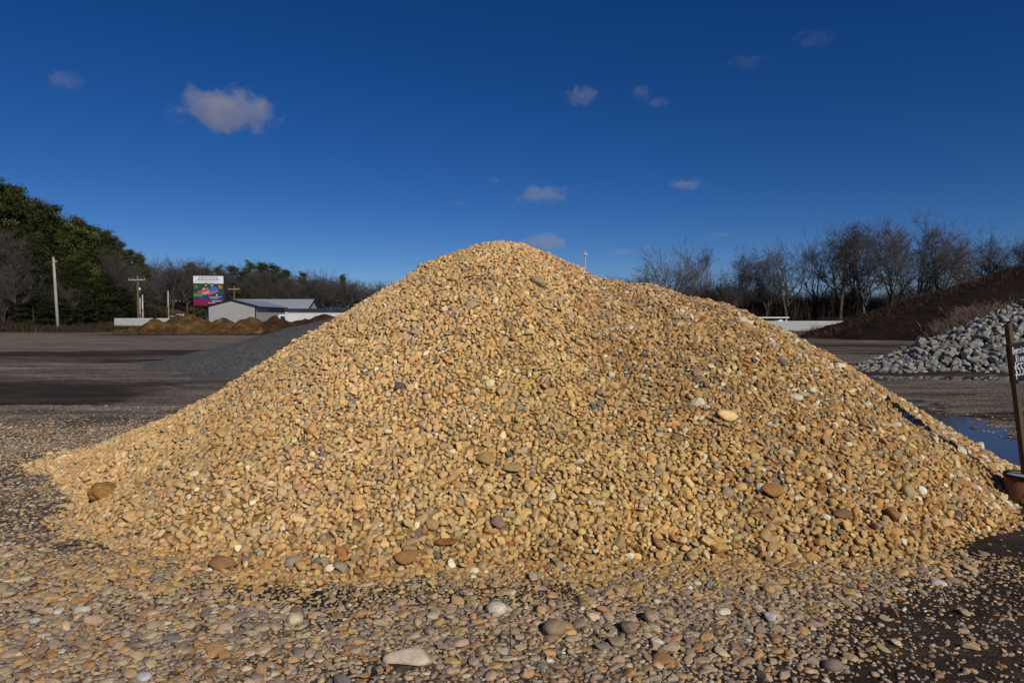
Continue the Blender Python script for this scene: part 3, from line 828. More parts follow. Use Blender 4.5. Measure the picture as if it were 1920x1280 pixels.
def write(mb, text, x0, x1, z0, z1, w):
    cw = (x1 - x0) / len(text)
    for k, ch in enumerate(text):
        for pl in ST.get(ch, []):
            q = [(x0 + (k + .06 + .86 * a) * cw, z0 + b * (z1 - z0)) for a, b in pl]
            for (a, b), (c, d) in zip(q[:-1], q[1:]):
                L = math.hypot(c - a, d - b) + 1e-9; ux, uz = (c - a) / L * w * .4, (d - b) / L * w * .4
                px_, pz_ = -(d - b) / L * w / 2, (c - a) / L * w / 2
                mb.prism([(a - ux - px_, b - uz - pz_), (c + ux - px_, d + uz - pz_), (c + ux + px_, d + uz + pz_), (a - ux + px_, b - uz + pz_)], 'y', -.0445 - .0002 * len(mb.v) / 800, -.0415)
wr = MB()
write(wr, "Oversize", -0.1012, 0.1012, zb1 - .082, zb1 - .022, .0062)
write(wr, "River", -0.0660, 0.0924, zb1 - .155, zb1 - .095, .0062)
write(wr, "$", -0.1038, -0.0528, zb0 + .045, zb0 + .150, .0085)
write(wr, "55", -0.0598, 0.0396, zb0 + .05, zb0 + .150, .009)
write(wr, "00", 0.0458, 0.0968, zb0 + .115, zb0 + .152, .007)
write(wr, "_", 0.0458, 0.1012, zb0 + .098, zb0 + .14, .007)
write(wr, "yd", 0.0484, 0.1056, zb0 + .045, zb0 + .090, .0085)
wr.v = [(p[0] * .83, p[1], p[2]) for p in wr.v]
wr.build("lettering", M_CHALK, bo)

# ------------------------------------------------------------------ buildings, fences, poles, billboard
M_METALWALL = None
def ribbed(name, c, scale, axis_='X', rough=.5, depth=.02):
    t = NT(name, rough, .4)
    w = t.new("TexWave", Vector=t.coord(), Scale=scale); w.bands_direction = axis_
    n = t.noise(t.coord(), .6, 5)
    c = np.array(c)
    t.base(t.mix(n, c * .86, np.minimum(c * 1.08, .9)))
    t.bump(w.outputs["Color"], .5, depth)
    return t.m
M_GREYWALL = ribbed("light_grey_metal_siding", (.36, .36, .355), 1.1)
M_GREYSIDE = ribbed("grey_metal_siding_side", (.36, .36, .355), 1.1, 'Y')
M_WHITEWALL = ribbed("white_metal_siding", (.62, .63, .62), 1.0)
M_ROOFGREY = ribbed("grey_blue_metal_roof", (.32, .34, .38), 1.0, 'X', .4)
M_NAVY = plain("navy_trim", (.014, .020, .045), .5, .2, 2)
M_DARKROOF = plain("dark_blue_roof", (.035, .048, .085), .45, .2, .8)
M_FENCE = ribbed("white_fence_panel", (.43, .44, .43), 2.2)
M_POLEGREY = plain("weathered_grey_pole", (.36, .33, .28), .9, .3, 1.2)
M_POLEBROWN = plain("brown_creosote_pole", (.13, .085, .055), .9, .3, 1.2)
M_STEEL = plain("galvanised_steel", (.42, .43, .44), .5, .15, 3, .4, .3)
M_WHITE = plain("white_paint", (.78, .78, .77), .5, .06, 1)
M_GLASSD = plain("dark_window_glass", (.02, .025, .03), .1, .1, 1, .5)
M_DARKST = plain("dark_steel", (.02, .022, .024), .6, .2, 2)

# gabled metal shed with an open lean-to look: gable wall to the camera
sh = empty("metal_shed", (-41.0, 100, 0), 0, "light grey gabled metal shed with navy trim beside the billboard", "shed")
gw = 3.45
MB().prism([(-gw, 0), (gw, 0), (gw, 3.5), (0, 4.42), (-gw, 3.5)], 'y', 0, .12).build("gable_wall", M_GREYWALL, sh)
MB().prism([(-gw, 0), (gw, 0), (gw, 3.5), (0, 4.42), (-gw, 3.5)], 'y', 12.88, 13).build("gable_wall", M_GREYWALL, sh)
MB().box(gw - .12, gw, .13, 12.87, 0, 3.48).build("side_wall", M_GREYSIDE, sh)
MB().box(-gw, -gw + .12, .13, 12.87, 0, 3.48).build("side_wall", M_GREYSIDE, sh)
def slab(mb, x0, z0, x1, z1, y0, y1, th): return mb.prism([(x0, z0), (x1, z1), (x1, z1 + th), (x0, z0 + th)], 'y', y0, y1)
rf = slab(slab(MB(), -gw - .45, 3.41, 0, 4.44, -.2, 13.2, .10), 0, 4.44, gw + .45, 3.41, -.2, 13.2, .10).build("roof", M_ROOFGREY, sh)
tr = MB()
slab(slab(tr, -gw - .47, 3.33, 0, 4.36, -.28, -.21, .2), 0, 4.36, gw + .47, 3.33, -.28, -.21, .2).build("rake_trim", M_NAVY, rf)
MB().box(gw + .44, gw + .50, -.2, 13.2, 3.2, 3.46).build("eave_trim", M_NAVY, rf)
MB().box(gw - .06, gw + .05, -.06, .1, 0, 3.4).build("corner_trim", M_NAVY, sh)
MB().box(-gw - .05, -gw + .06, -.06, .1, 0, 3.4).build("corner_trim", M_NAVY, sh)

# bigger barn behind it, ridge across the view
bn = empty("metal_barn", (-44, 127, 0), 0, "wide barn with a grey-blue metal roof behind the gabled shed", "barn")
bl, bd = 7.0, 7.6
barn_poly = [(-bd / 2, 0), (bd / 2, 0), (bd / 2, 3.3), (0, 5.15), (-bd / 2, 3.3)]
MB().prism(barn_poly, 'x', bl - .15, bl).build("gable_wall", M_GREYSIDE, bn)
MB().prism(barn_poly, 'x', -bl, -bl + .15).build("gable_wall", M_GREYSIDE, bn)
MB().box(-bl + .16, bl - .16, -bd / 2, -bd / 2 + .15, 0, 3.28).build("front_wall", M_WHITEWALL, bn)
rb = MB()
rb.prism([(-bd / 2 - .4, 3.13), (0, 5.17), (0, 5.29), (-bd / 2 - .4, 3.25)], 'x', -bl - .3, bl + .3)
rb.prism([(bd / 2 + .4, 3.13), (0, 5.17), (0, 5.29), (bd / 2 + .4, 3.25)], 'x', -bl - .3, bl + .3)
rf = rb.build("roof", M_ROOFGREY, bn)
MB().prism([(-bd / 2 - .4, 3.0), (0, 5.04), (0, 5.30), (-bd / 2 - .4, 3.26)], 'x', bl + .31, bl + .38).prism([(bd / 2 + .4, 3.0), (0, 5.04), (0, 5.30), (bd / 2 + .4, 3.26)], 'x', bl + .31, bl + .38).build("rake_trim", M_NAVY, rf)

lb = empty("low_building", (-34.8, 106, 0), 0, "long low pale building with a dark blue flat roof edge", "building")
MB().box(0, 22, 0, 8, 0, 2.86).build("wall", M_WHITEWALL, lb)
rf = MB().box(-.35, 22.4, -.5, 8.4, 3.0, 3.22).build("roof", M_DARKROOF, lb)
MB().box(-.3, 22.3, -.45, -.1, 2.87, 2.99).build("fascia", M_NAVY, rf)

rbld = empty("white_building", (22.7, 86.6, 0), 0, "plain white building with a blue roof edge behind the second crest", "building")
MB().box(0, 6.8, 0, 3, 0, 2.80).build("wall", M_WHITE, rbld)
MB().prism([(-.3, 2.82), (3.2, 2.82), (3.2, 2.92), (1.5, 3.25), (-.3, 2.92)], 'x', -4, 5.6).build("roof", plain("blue_roof", (.04, .085, .25), .4, .1), rbld)
cp = empty("carport", (30.9, 86.2, 0), 0, "flat-roofed white carport peeping over the long white fence", "carport")
rf = MB().box(0, 4.1, 0, 3, 1.72, 1.86).build("roof", M_WHITE, cp)
for a in (.3, 3.8):
    for b in (.3, 2.7): MB().box(a - .06, a + .06, b - .06, b + .06, 0, 1.71).build("post", M_WHITE, cp)
MB().box(.5, 2.6, 1, 2.6, .02, 1.44).build("dark_gap_block", M_DARKST, cp)  # dark block filling the gap beneath the roof
MB().box(-.6, 4.5, 3.1, 3.2, 0, 1.52).build("side_panel", M_WHITE, cp)

def fence(x0, x1, y, z0, z1, label):
    e = empty("panel_fence", (x0, y, 0), 0, label, "fence")
    n = max(3, int((x1 - x0) / 2.4))
    MB().box(0, x1 - x0, 0, .04, -.1, z1).build("panel", M_FENCE, e)
    MB().box(0, x1 - x0, -.03, -.005, z1 + .005, z1 + .07).build("top_rail", M_WHITE, e)
    for k in range(n + 1):
        a = (x1 - x0) * k / n
        MB().box(a - .05, a + .05, .05, .15, -.1, z1).build("fence_post", M_STEEL, e)
fence(25, 52, 85, 0, 1.27, "long white panel fence running behind the mulch heap")
fence(-52.4, -43.0, 90, 0, 1.62, "short white panel fence behind the yellow dirt mound")

def pole(name, px, py_top, d, r, mat, label, arm=0, lean=0.0, arms=1, cat="utility pole", group=None):
    x, y, z = at(px, py_top, d)
    e = empty(name, (x, d, 0), 0, label, cat, group)
    MB().tube([(lean, 0, -.3), (lean * .5, 0, z * .5), (0, 0, z)], [r * 1.15, r, r * .75], 10).build("shaft", mat, e, True)
    if arm:
        for q in range(arms):
            ca = MB().box(-arm / 2, arm / 2, -r - .12, -r - .01, z - .75 - q * .9, z - .60 - q * .9).build("crossarm", M_POLEGREY, e)
            for u in (-.48, -.25, .25, .48): MB().tube([(arm * u, -r - .06, z - .595 - q * .9), (arm * u, -r - .06, z - .36 - q * .9)], [.04, .03], 6).build("insulator", M_POLEGREY, ca)
    return e, z
e, z = pole("utility_pole", 100, 482, 86, .17, M_POLEGREY, "tall bare pale wooden pole before the dark pines", lean=.42)
MB().box(.05, .40, -.08, .08, z - .6, z - .42).build("bracket", M_STEEL, e)
e, z = pole("utility_pole", 258, 516, 97, .17, M_POLEBROWN, "brown pole with a pale crossarm above the short white fence", 2.3)
e, z = pole("light_pole", 262, 541, 104, .15, M_POLEGREY, "pale pole carrying a white-topped black transformer", lean=-.1, cat="pole")
MB().tube([(.1, -.3, z - 1.1), (.1, -.3, z - .25)], [.3, .3], 12).build("transformer", M_DARKST, e, True)
MB().tube([(.1, -.3, z - .24), (.1, -.3, z + .12)], [.24, .12], 12).build("lamp_cap", M_WHITE, e, True)
pole("light_pole", 267, 552, 103, .13, M_STEEL, "slim grey steel pole beside the transformer pole", cat="pole")
pole("light_pole", 315, 545, 120, .15, M_POLEGREY, "pale bare pole before the dry grass slope", cat="pole")
pole("utility_pole", 439, 536, 140, .17, M_POLEBROWN, "brown cross-shaped pole behind the gabled shed roof", 2.3)
pole("utility_pole", 512, 550, 170, .17, M_POLEBROWN, "far pole with its crossarm just over the barn ridge", 2.4)
pole("utility_pole", 602, 553, 165, .17, M_POLEBROWN, "taller pole of the pair beyond the long low building", 2.6)
pole("utility_pole", 607, 561, 165, .15, M_POLEBROWN, "shorter bare pole of the pair beyond the long low building")
e, z = pole("utility_pole", 1097, 470, 75, .11, M_POLEGREY, "lone pole rising behind the slope of the golden heap")
MB().box(-.10, .25, -.2, -.02, z - .5, z - .25).build("bracket", M_STEEL, e)

# wires between the far poles
def wire(a, b, sag, label):
    pts = [(a[0] + (b[0] - a[0]) * k / 12, a[1] + (b[1] - a[1]) * k / 12, a[2] + (b[2] - a[2]) * k / 12 - sag * 4 * (k / 12) * (1 - k / 12)) for k in range(13)]
    tag(MB().tube(pts, .012, 4).build("power_line", M_DARKST, None), label, "cable")
A, B_, C_ = at(439, 543, 140), at(512, 555, 170), at(602, 558, 165)
wire(A, B_, .8, "power line sagging over the barn roof")
wire(B_, C_, .8, "power line sagging beyond the long low building")
wire(at(258, 523, 112), A, 1.0, "power line running from the fence to behind the shed")

# billboard
bbx, bby = at(390.5, 545, 112)[0], 112
Xp = lambda px: (px - 390.5) / F_PX * bby
Zp = lambda py: CAM_Z + (598 - py) / F_PX * bby
bb = empty("billboard", (bbx, bby, 0), R(4), "tall square billboard of two people over purple and red bands", "billboard")
def P_(name, c): return plain(name, c, .6, .12, 1.5, .2)
MB().box(Xp(363), Xp(418.5), .05, .5, Zp(572.5), Zp(517.3)).build("panel", M_DARKST, bb)
k_ = [0]
def patch(name, poly, mat, parent, layer):
    q = [(Xp(a), Zp(b)) for a, b in poly]
    return MB().prism(q, 'y', .045 - .012 * layer, .048 - .012 * layer + .001).build(name, mat, parent)
post_ = patch("poster", [(363.3, 517.6), (418.2, 517.6), (418.2, 572.2), (363.3, 572.2)], P_("poster_forest_green", (.012, .075, .06)), bb, 0)
patch("poster_band", [(363.4, 517.7), (418.1, 517.7), (418.1, 531.8), (363.4, 531.0)], P_("poster_white", (.72, .74, .78)), post_, 1)
patch("poster_band", [(363.4, 554), (381, 555), (418.1, 551.5), (418.1, 562), (363.4, 560.5)], P_("poster_navy", (.03, .045, .16)), post_, 1)
patch("poster_band", [(363.4, 560.6), (418.1, 562.1), (418.1, 572.1), (363.4, 572.1)], P_("poster_crimson", (.20, .018, .05)), post_, 1)
patch("poster_band", [(363.4, 549.5), (372, 551), (381, 550), (380, 556.5), (363.4, 555)], P_("poster_lime", (.08, .26, .05)), post_, 2)
patch("poster_tree", [(364, 535), (369, 532.5), (373, 537), (371, 541.5), (366, 541)], P_("poster_olive", (.10, .14, .03)), post_, 2)
patch("poster_tree", [(408, 536), (412, 534), (416.5, 537), (416, 541), (410, 541.5)], P_("poster_orange", (.42, .16, .02)), post_, 2)
M_SKIN, M_HAIR = P_("poster_skin", (.45, .22, .15)), P_("poster_hair", (.03, .015, .012))
def ell(cx, cy, a, b, n=14): return [(cx + a * math.cos(2 * math.pi * k / n), cy + b * math.sin(2 * math.pi * k / n)) for k in range(n)]
patch("poster_figure", [(378, 546), (380, 541), (384, 539), (389, 539), (392, 542), (393, 549), (385, 553), (378, 551)], P_("poster_grey_shirt", (.38, .35, .36)), post_, 2)
patch("poster_figure", [(393, 547), (394, 539.5), (398, 537.5), (403, 537.5), (408, 540.5), (408.5, 547), (402, 551), (394, 551)], P_("poster_blue_shirt", (.03, .14, .48)), post_, 2)
patch("poster_hair", ell(386.3, 535.5, 3.7, 5.6), M_HAIR, post_, 3)
patch("poster_face", ell(386.3, 535.2, 2.2, 3.0), M_SKIN, post_, 4)
patch("poster_hair", ell(397.2, 532.9, 3.0, 2.6), M_HAIR, post_, 3)
patch("poster_face", ell(397.2, 534.5, 2.5, 3.2), M_SKIN, post_, 4)
M_PB = P_("poster_red_board", (.60, .05, .08))
patch("poster_board", [(370, 547), (391, 540.5), (393, 544), (372, 551)], M_PB, post_, 5)
patch("poster_board", [(387.5, 550), (407, 543.5), (409.5, 546.5), (391, 554)], P_("poster_rose_board", (.45, .10, .12)), post_, 5)
M_INK, M_PALE = P_("poster_ink", (.10, .12, .16)), P_("poster_pale_ink", (.62, .60, .66))
def line_of_words(py, x0, x1, h, mat, seed, layer=2):
    r_ = random.Random(seed); x = x0; mb = MB()
    while x < x1 - .5:
        w = r_.uniform(2.5, 6); e_ = min(x + w, x1)
        mb.prism([(Xp(x), Zp(py)), (Xp(e_), Zp(py)), (Xp(e_), Zp(py + h)), (Xp(x), Zp(py + h))], 'y', .045 - .012 * layer, .049 - .012 * layer)
        x = e_ + .8
    mb.build("poster_text", mat, post_)
line_of_words(519.6, 373, 408, 1.6, M_INK, 1); line_of_words(523.4, 371, 410, 1.8, M_INK, 2); line_of_words(527.6, 369, 411, .8, M_INK, 3)
line_of_words(556.3, 392, 414, .9, M_PALE, 4); line_of_words(559, 394, 409, .9, M_PALE, 5)
line_of_words(564, 397, 415, 1.2, M_PALE, 6); line_of_words(567.3, 390, 414, 1.0, M_PALE, 7)
patch("poster_board", ell(406, 553.3, 1.6, 1.3), M_PALE, post_, 3)
for px in (385, 391, 402):
    MB().box(Xp(px) - .14, Xp(px) + .14, .12, .4, 0, Zp(572.6)).build("support_post", M_DARKST, bb)
MB().box(Xp(362), Xp(420), -.6, .04, Zp(574.2), Zp(573.4)).build("catwalk", M_DARKST, bb)
MB().box(Xp(419), Xp(421.2), .0, .4, Zp(571), Zp(519.5)).build("side_frame", M_DARKST, bb)

# parked white vehicles and trailers, half hidden behind the dirt mounds
def van(px0, px1, y_top, d, label, name="parked_van", cat="van"):
    x0, x1 = at(px0, 590, d)[0], at(px1, 590, d)[0]
    z = at(px0, y_top, d)[2]
    L = x1 - x0
    e = empty(name, (x0, d, 0), 0, label, cat)
    MB().prism([(0, .5), (L, .5), (L, z * .58), (L * .93, z * .62), (L * .82, z * .97), (L * .78, z), (.1, z), (0, z * .94)], 'y', 0, 1.9).build("body", M_WHITE, e, bevel=.04)
    MB().prism([(L * .25, z * .64), (L * .86, z * .64), (L * .80, z * .9), (L * .25, z * .9)], 'y', -.012, -.003).build("side_window", M_GLASSD, e)
    for u in (.18, .82):
        w_ = MB().tube([(L * u, -.04, .36), (L * u, .2, .36)], [.36, .36], 18).build("wheel", M_DARKST, e)
        MB().tube([(L * u, -.06, .36), (L * u, -.042, .36)], [.2, .2], 14).build("rim", M_STEEL, w_)
def trailer(px0, px1, y_top, d, label):
    x0, x1 = at(px0, 590, d)[0], at(px1, 590, d)[0]
    z = at(px0, y_top, d)[2]; L = x1 - x0
    e = empty("caravan", (x0, d, 0), 0, label, "caravan")
    MB().prism([(0, .55), (L, .55), (L, z - .25), (L - .2, z), (.3, z), (0, z - .4)], 'y', 0, 2.3).build("body", M_WHITE, e, bevel=.05)
    MB().box(.15, L - .15, -.012, -.002, z * .6, z * .72).build("stripe", P_("caravan_stripe", (.08, .09, .16)), e)
    for k in range(3): MB().box(L * (.15 + .27 * k), L * (.32 + .27 * k), -.02, -.013, z * .74, z * .88).build("window", M_GLASSD, e)
    MB().box(L * .55, L * .75, .7, 1.5, z + .005, z + .22).build("roof_vent", M_WHITE, e)
    for u in (.4, .55): MB().tube([(L * u, -.03, .33), (L * u, .2, .33)], [.33, .33], 16).build("wheel", M_DARKST, e)
trailer(267, 299, 590.5, 125, "long white caravan behind the short white fence")
van(303, 327, 591.5, 122, "white van half hidden by the top of the yellow dirt mound")
van(330, 338, 588.5, 135, "small white car far behind the yellow dirt mound", "parked_car", "car")
van(372, 391, 592.5, 118, "white van parked between billboard legs and shed")
van(522, 537, 589.5, 103.5, "white pickup parked between the shed and the low building", "parked_pickup", "pickup truck")

# ------------------------------------------------------------------ trees
def bark(name, c):
    t = NT(name, .9, .15); c = np.array(c)
    oi = t.n.new("ShaderNodeObjectInfo").outputs["Random"]
    t.base(t.mix(t.math('ADD', t.math('MULTIPLY', oi, .6), t.math('MULTIPLY', t.noise(t.coord(), 2.5, 5), .4)), c * .6, c * 1.35))
    return t.m
M_BARK, M_TWIG = bark("grey_bark", (.082, .070, .062)), bark("bare_twigs", (.098, .085, .078))
M_PALEBARK, M_PALETWIG = bark("pale_bark", (.15, .135, .125)), bark("pale_twigs", (.14, .125, .12))
M_PINEBARK = bark("pine_bark", (.06, .042, .032))
t = NT("pine_needles", .7, .2)
t.base(t.mix(1.0, t.attr("Col"), t.mix(t.n.new("ShaderNodeObjectInfo").outputs["Random"], (.6, .62, .6), (1.3, 1.25, 1.1)), 'MULTIPLY'))
M_NEEDLE = t.m
t = NT("dry_brush", .9, .1); t.base(t.attr("Col")); M_BRUSH = t.m

class Tubes:
    def __init__(s): s.V, s.F, s.n = [], [], 0
    def add(s, P, rad, k):
        P = np.asarray(P); rad = np.asarray(rad)
        d = np.gradient(P, axis=0); d /= np.linalg.norm(d, axis=1)[:, None] + 1e-9
        ref = np.array([.31, .77, .55]); a = np.cross(d, ref); a /= np.linalg.norm(a, axis=1)[:, None] + 1e-9; b = np.cross(d, a)
        th = 2 * np.pi * np.arange(k) / k
        v = P[:, None, :] + rad[:, None, None] * (a[:, None, :] * np.cos(th)[None, :, None] + b[:, None, :] * np.sin(th)[None, :, None])
        m = len(P)
        i, j = np.meshgrid(np.arange(m - 1), np.arange(k), indexing='ij')
        q = np.stack([i * k + j, i * k + (j + 1) % k, (i + 1) * k + (j + 1) % k, (i + 1) * k + j], -1).reshape(-1, 4)
        s.V.append(v.reshape(-1, 3)); s.F.append(q + s.n); s.n += m * k
    def mesh(s, name, mat): return np_mesh(name, np.concatenate(s.V), np.concatenate(s.F), mat, True)
def bare_tree(seed, spread=.6, counts=(10, 7, 6, 4), forks=2, low=.28, twig=.0106):
    """height about 1 unit = 10 m; returns (trunk mesh, crown mesh) for a 10 m tree"""
    g = np.random.default_rng(seed)
    trunk, crown = Tubes(), Tubes()
    def grow(p, d, L, r, lev):
        n = (9, 6, 5, 3, 3)[lev]
        P = [p]; dd = d.copy()
        for k in range(n - 1):
            dd = dd + g.normal(size=3) * (.06, .12, .15, .18, .2)[lev] + np.array([0, 0, (.0, .055, .045, .03, .02)[lev]])
            dd /= np.linalg.norm(dd); P.append(P[-1] + dd * L / (n - 1))
        P = np.array(P); tt = np.linspace(0, 1, n)
        rad = np.maximum(r * (1 - .78 * tt), twig * .7)
        (trunk if lev == 0 else crown).add(P, rad, (8, 5, 4, 3, 3)[lev])
        if lev >= len(counts): return
        for c in range(int(counts[lev] * g.uniform(.8, 1.25) + .5)):
            u = g.uniform((low, .22, .15, .1, .1)[lev], 1.0) if c else 1.0
            i = min(int(u * (n - 1)), n - 2); w = u * (n - 1) - i
            q = P[i] * (1 - w) + P[i + 1] * w
            ax = P[i + 1] - P[i]; ax /= np.linalg.norm(ax)
            a = g.normal(size=3); a -= ax * a.dot(ax); a /= np.linalg.norm(a)
            ang = g.uniform(.35, .95) * (spread / .6) if c else g.uniform(0, .3)
            nd = ax * math.cos(ang) + a * math.sin(ang)
            LL = L * (.56, .56, .52, .48)[lev] * g.uniform(.7, 1.2) * (1.3 - .72 * u if lev == 0 else 1)
            grow(q, nd, LL, max(rad[i] * .62, twig), lev + 1)
    top = g.uniform(.62, .8) * 10
    lean = g.normal(size=3) * .05
    grow(np.zeros(3), np.array([lean[0], lean[1], 1.0]), top, .21, 0)
    for f_ in range(forks):
        a = g.uniform(0, 2 * math.pi); q = .32 * 10 * g.uniform(.8, 1.3)
        grow(np.array([0, 0, q]), np.array([math.cos(a) * .45, math.sin(a) * .45, .9]), top * .62, .12, 1)
    return trunk, crown
BARE = []
for k in range(8):
    tr_, cr_ = bare_tree(200 + k, (.6, .7, .8, .55, .66, .75, .62, .85)[k], ((9, 8, 6, 5), (9, 7, 7, 5))[k % 2], 2 + k % 3, (.38, .45, .34, .42)[k % 4])
    cv = np.concatenate(cr_.V); hh = np.percentile(cv[:, 2], 97.5)
    BARE.append((tr_.mesh("trunk", M_BARK), cr_.mesh("branches", M_TWIG), hh))
PALE = []
for k in range(2):
    tr_, cr_ = bare_tree(260 + k, .55, (12, 8, 6, 4), 4, .2)
    hh = np.percentile(np.concatenate(cr_.V)[:, 2], 97.5)
    PALE.append((tr_.mesh("trunk", M_PALEBARK), cr_.mesh("branches", M_PALETWIG), hh))

def pine_tree_mesh(seed, h=18.0, base=.38, wide=3.0, rnd=.5, shade_tone=1.0):
    g = np.random.default_rng(seed)
    tr = Tubes()
    P = np.stack([np.cumsum(g.normal(size=9) * .12), np.cumsum(g.normal(size=9) * .12), np.linspace(-.3, h * .97, 9)], 1); P[:, :2] -= P[0, :2]
    tr.add(P, np.linspace(.24, .05, 9), 8)
    V, F, C = [], [], []
    ncl = 0
    def clump(c, s, n, tone):
        nonlocal ncl
        p = g.normal(size=(n, 3)) * np.array([1, 1, .42]) * s + c
        o = g.normal(size=(n, 3)); o /= np.linalg.norm(o, axis=1)[:, None]
        u = g.normal(size=(n, 3)); u -= o * (u * o).sum(1)[:, None]; u /= np.linalg.norm(u, axis=1)[:, None]
        ln, wd = g.uniform(.18, .40, (n, 1)), g.uniform(.05, .11, (n, 1))
        V.append(np.stack([p - u * wd, p + u * wd, p + o * ln], 1).reshape(-1, 3))
        F.append(np.arange(n * 3).reshape(-1, 3) + ncl); ncl += n * 3
        col = np.array([.046, .054, .013]) * tone * shade_tone * np.ones((n * 3, 3)) * g.uniform(.75, 1.25, (n, 1)).repeat(3, 0)
        C.append(col)
    nb = int(58 * g.uniform(.85, 1.15))
    for b in range(nb):
        u = g.uniform(0, 1) ** .85
        z = h * (base + (1 - base) * u)
        prof = wide * (math.sin(min(1, (1 - u) * 1.25 + .12) * math.pi * .5) ** .8) * (.55 + .45 * math.sin(min(1, u * 2.2 + .25) * math.pi / 2)) * g.uniform(.55, 1.15)
        a = g.uniform(0, 2 * math.pi)
        i = np.interp(z, P[:, 2], np.arange(9)); c0 = np.array([np.interp(z, P[:, 2], P[:, 0]), np.interp(z, P[:, 2], P[:, 1]), z])
        tip = c0 + np.array([math.cos(a) * prof, math.sin(a) * prof, prof * g.uniform(.0, .45)])
        tr.add(np.stack([c0, (c0 + tip) / 2 + [0, 0, -.1], tip]), np.array([.05, .035, .015]), 4)
        tone = g.choice([.5, .8, 1.05, 1.5, 2.1], p=[.2, .25, .25, .2, .1])
        for q in range(3):
            w = g.uniform(.5, 1.08)
            clump(c0 + (tip - c0) * w + g.normal(size=3) * .25, g.uniform(.30, .62), int(g.uniform(46, 74)), tone)
    clump(P[-1] + [0, 0, .2], .4, 60, 1.1)
    return tr.mesh("trunk", M_PINEBARK), np_mesh("crown", np.concatenate(V), np.concatenate(F), M_NEEDLE, False, {"Col": np.concatenate(C)}), h
PINES = [pine_tree_mesh(300 + k, 18, (.20, .32, .24, .14, .36)[k], (3.0, 2.5, 3.5, 2.8, 2.2)[k]) for k in range(5)]
LOWPINES = [pine_tree_mesh(320 + k, 12, .03, (3.2, 2.6, 3.6)[k], .5, .5) for k in range(3)]  # needle colour darkened to paint in the shade at the wood's foot

gt = np.random.default_rng(55)
def tree(kind, px, top, d, label, group, k=None, width=1.0, cat="tree"):
    lib = {"bare": BARE, "pale": PALE, "pine": PINES, "low": LOWPINES}[kind]
    tm, cm, hh = lib[int(gt.integers(0, len(lib))) if k is None else k % len(lib)]
    x, y, z = at(px, top, d)
    s = z / hh
    name = "pine_tree" if kind in ("pine", "low") else "bare_tree"
    e = empty(name, (x, y, -.05), float(gt.uniform(0, 6.28)), label, cat, group)
    e.scale = (s * width * (.82 if kind == 'pine' else 1),) * 2 + (s,)
    link(bpy.data.objects.new("trunk", tm), e)
    link(bpy.data.objects.new("crown" if kind in ("pine", "low") else "branches", cm), e)
    return e
# the wood beyond the yard, by the tall pale pole
GP = "pines of the wood behind the tall pale pole"
for px, top, d, wd in [(-95, 352, 96, 1.1), (-45, 338, 98, 1.2), (4, 347, 97, 1.2), (46, 378, 100, 1.1), (82, 384, 103, 1.25), (108, 412, 108, 1.1), (138, 411, 104, 1.1), (163, 424, 107, 1.2), (199, 439, 110, 1.0), (246, 470, 118, 1.0), (262, 480, 121, .9), (24, 362, 100, 1.1), (62, 386, 104, 1.0), (120, 425, 110, 1.0), (150, 428, 110, 1.0), (182, 446, 113, 1.0), (222, 455, 116, .9), (-20, 360, 101, 1.1), (180, 470, 112, 1.2), (60, 440, 92, 1.1), (125, 470, 99, 1.2), (15, 430, 104, 1.2)]:
    tree("pine", px + 9, top + gt.uniform(2, 26), d + 4, "dark pine half hidden among the taller pines of the wood", GP, None, wd)
    tree("pine", px, top, d, "tall dark pine in the wood behind the tall pale pole" if px > 20 else "tallest dark pines of the wood at the picture's edge", GP, None, wd)
for px, top, d in [(-60, 420, 118), (-20, 415, 120), (30, 430, 122), (70, 445, 122), (105, 455, 124), (150, 470, 122), (190, 490, 126), (225, 500, 126), (255, 515, 128), (-80, 470, 110), (90, 500, 118), (40, 505, 116), (0, 500, 112), (135, 515, 118), (175, 520, 118), (215, 535, 122)]:
    tree("pine", px, top, d, "shadowed inner pine deep within the wood", GP, None, 1.5)
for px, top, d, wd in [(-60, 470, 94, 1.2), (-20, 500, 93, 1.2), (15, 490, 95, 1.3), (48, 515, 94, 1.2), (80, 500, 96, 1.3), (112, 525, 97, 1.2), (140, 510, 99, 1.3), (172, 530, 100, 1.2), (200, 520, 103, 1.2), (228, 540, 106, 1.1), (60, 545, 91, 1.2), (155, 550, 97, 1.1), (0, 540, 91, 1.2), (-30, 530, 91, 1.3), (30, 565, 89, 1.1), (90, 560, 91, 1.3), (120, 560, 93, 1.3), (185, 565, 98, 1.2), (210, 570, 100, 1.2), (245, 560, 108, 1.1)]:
    tree("low", px, top, d - 3, "low-branched evergreen, shade painted into its needles, along the foot of the wood", "low evergreens along the foot of the wood", None, wd)
GB = "bare trees at the edge of the pine wood"
for px, top, d in [(-30, 440, 88), (24, 440, 90), (30, 500, 86), (222, 470, 106), (245, 500, 108), (120, 530, 92), (5, 540, 86)]:
    tree("bare", px, top, d, "leafless grey tree at the edge of the pine wood", GB)
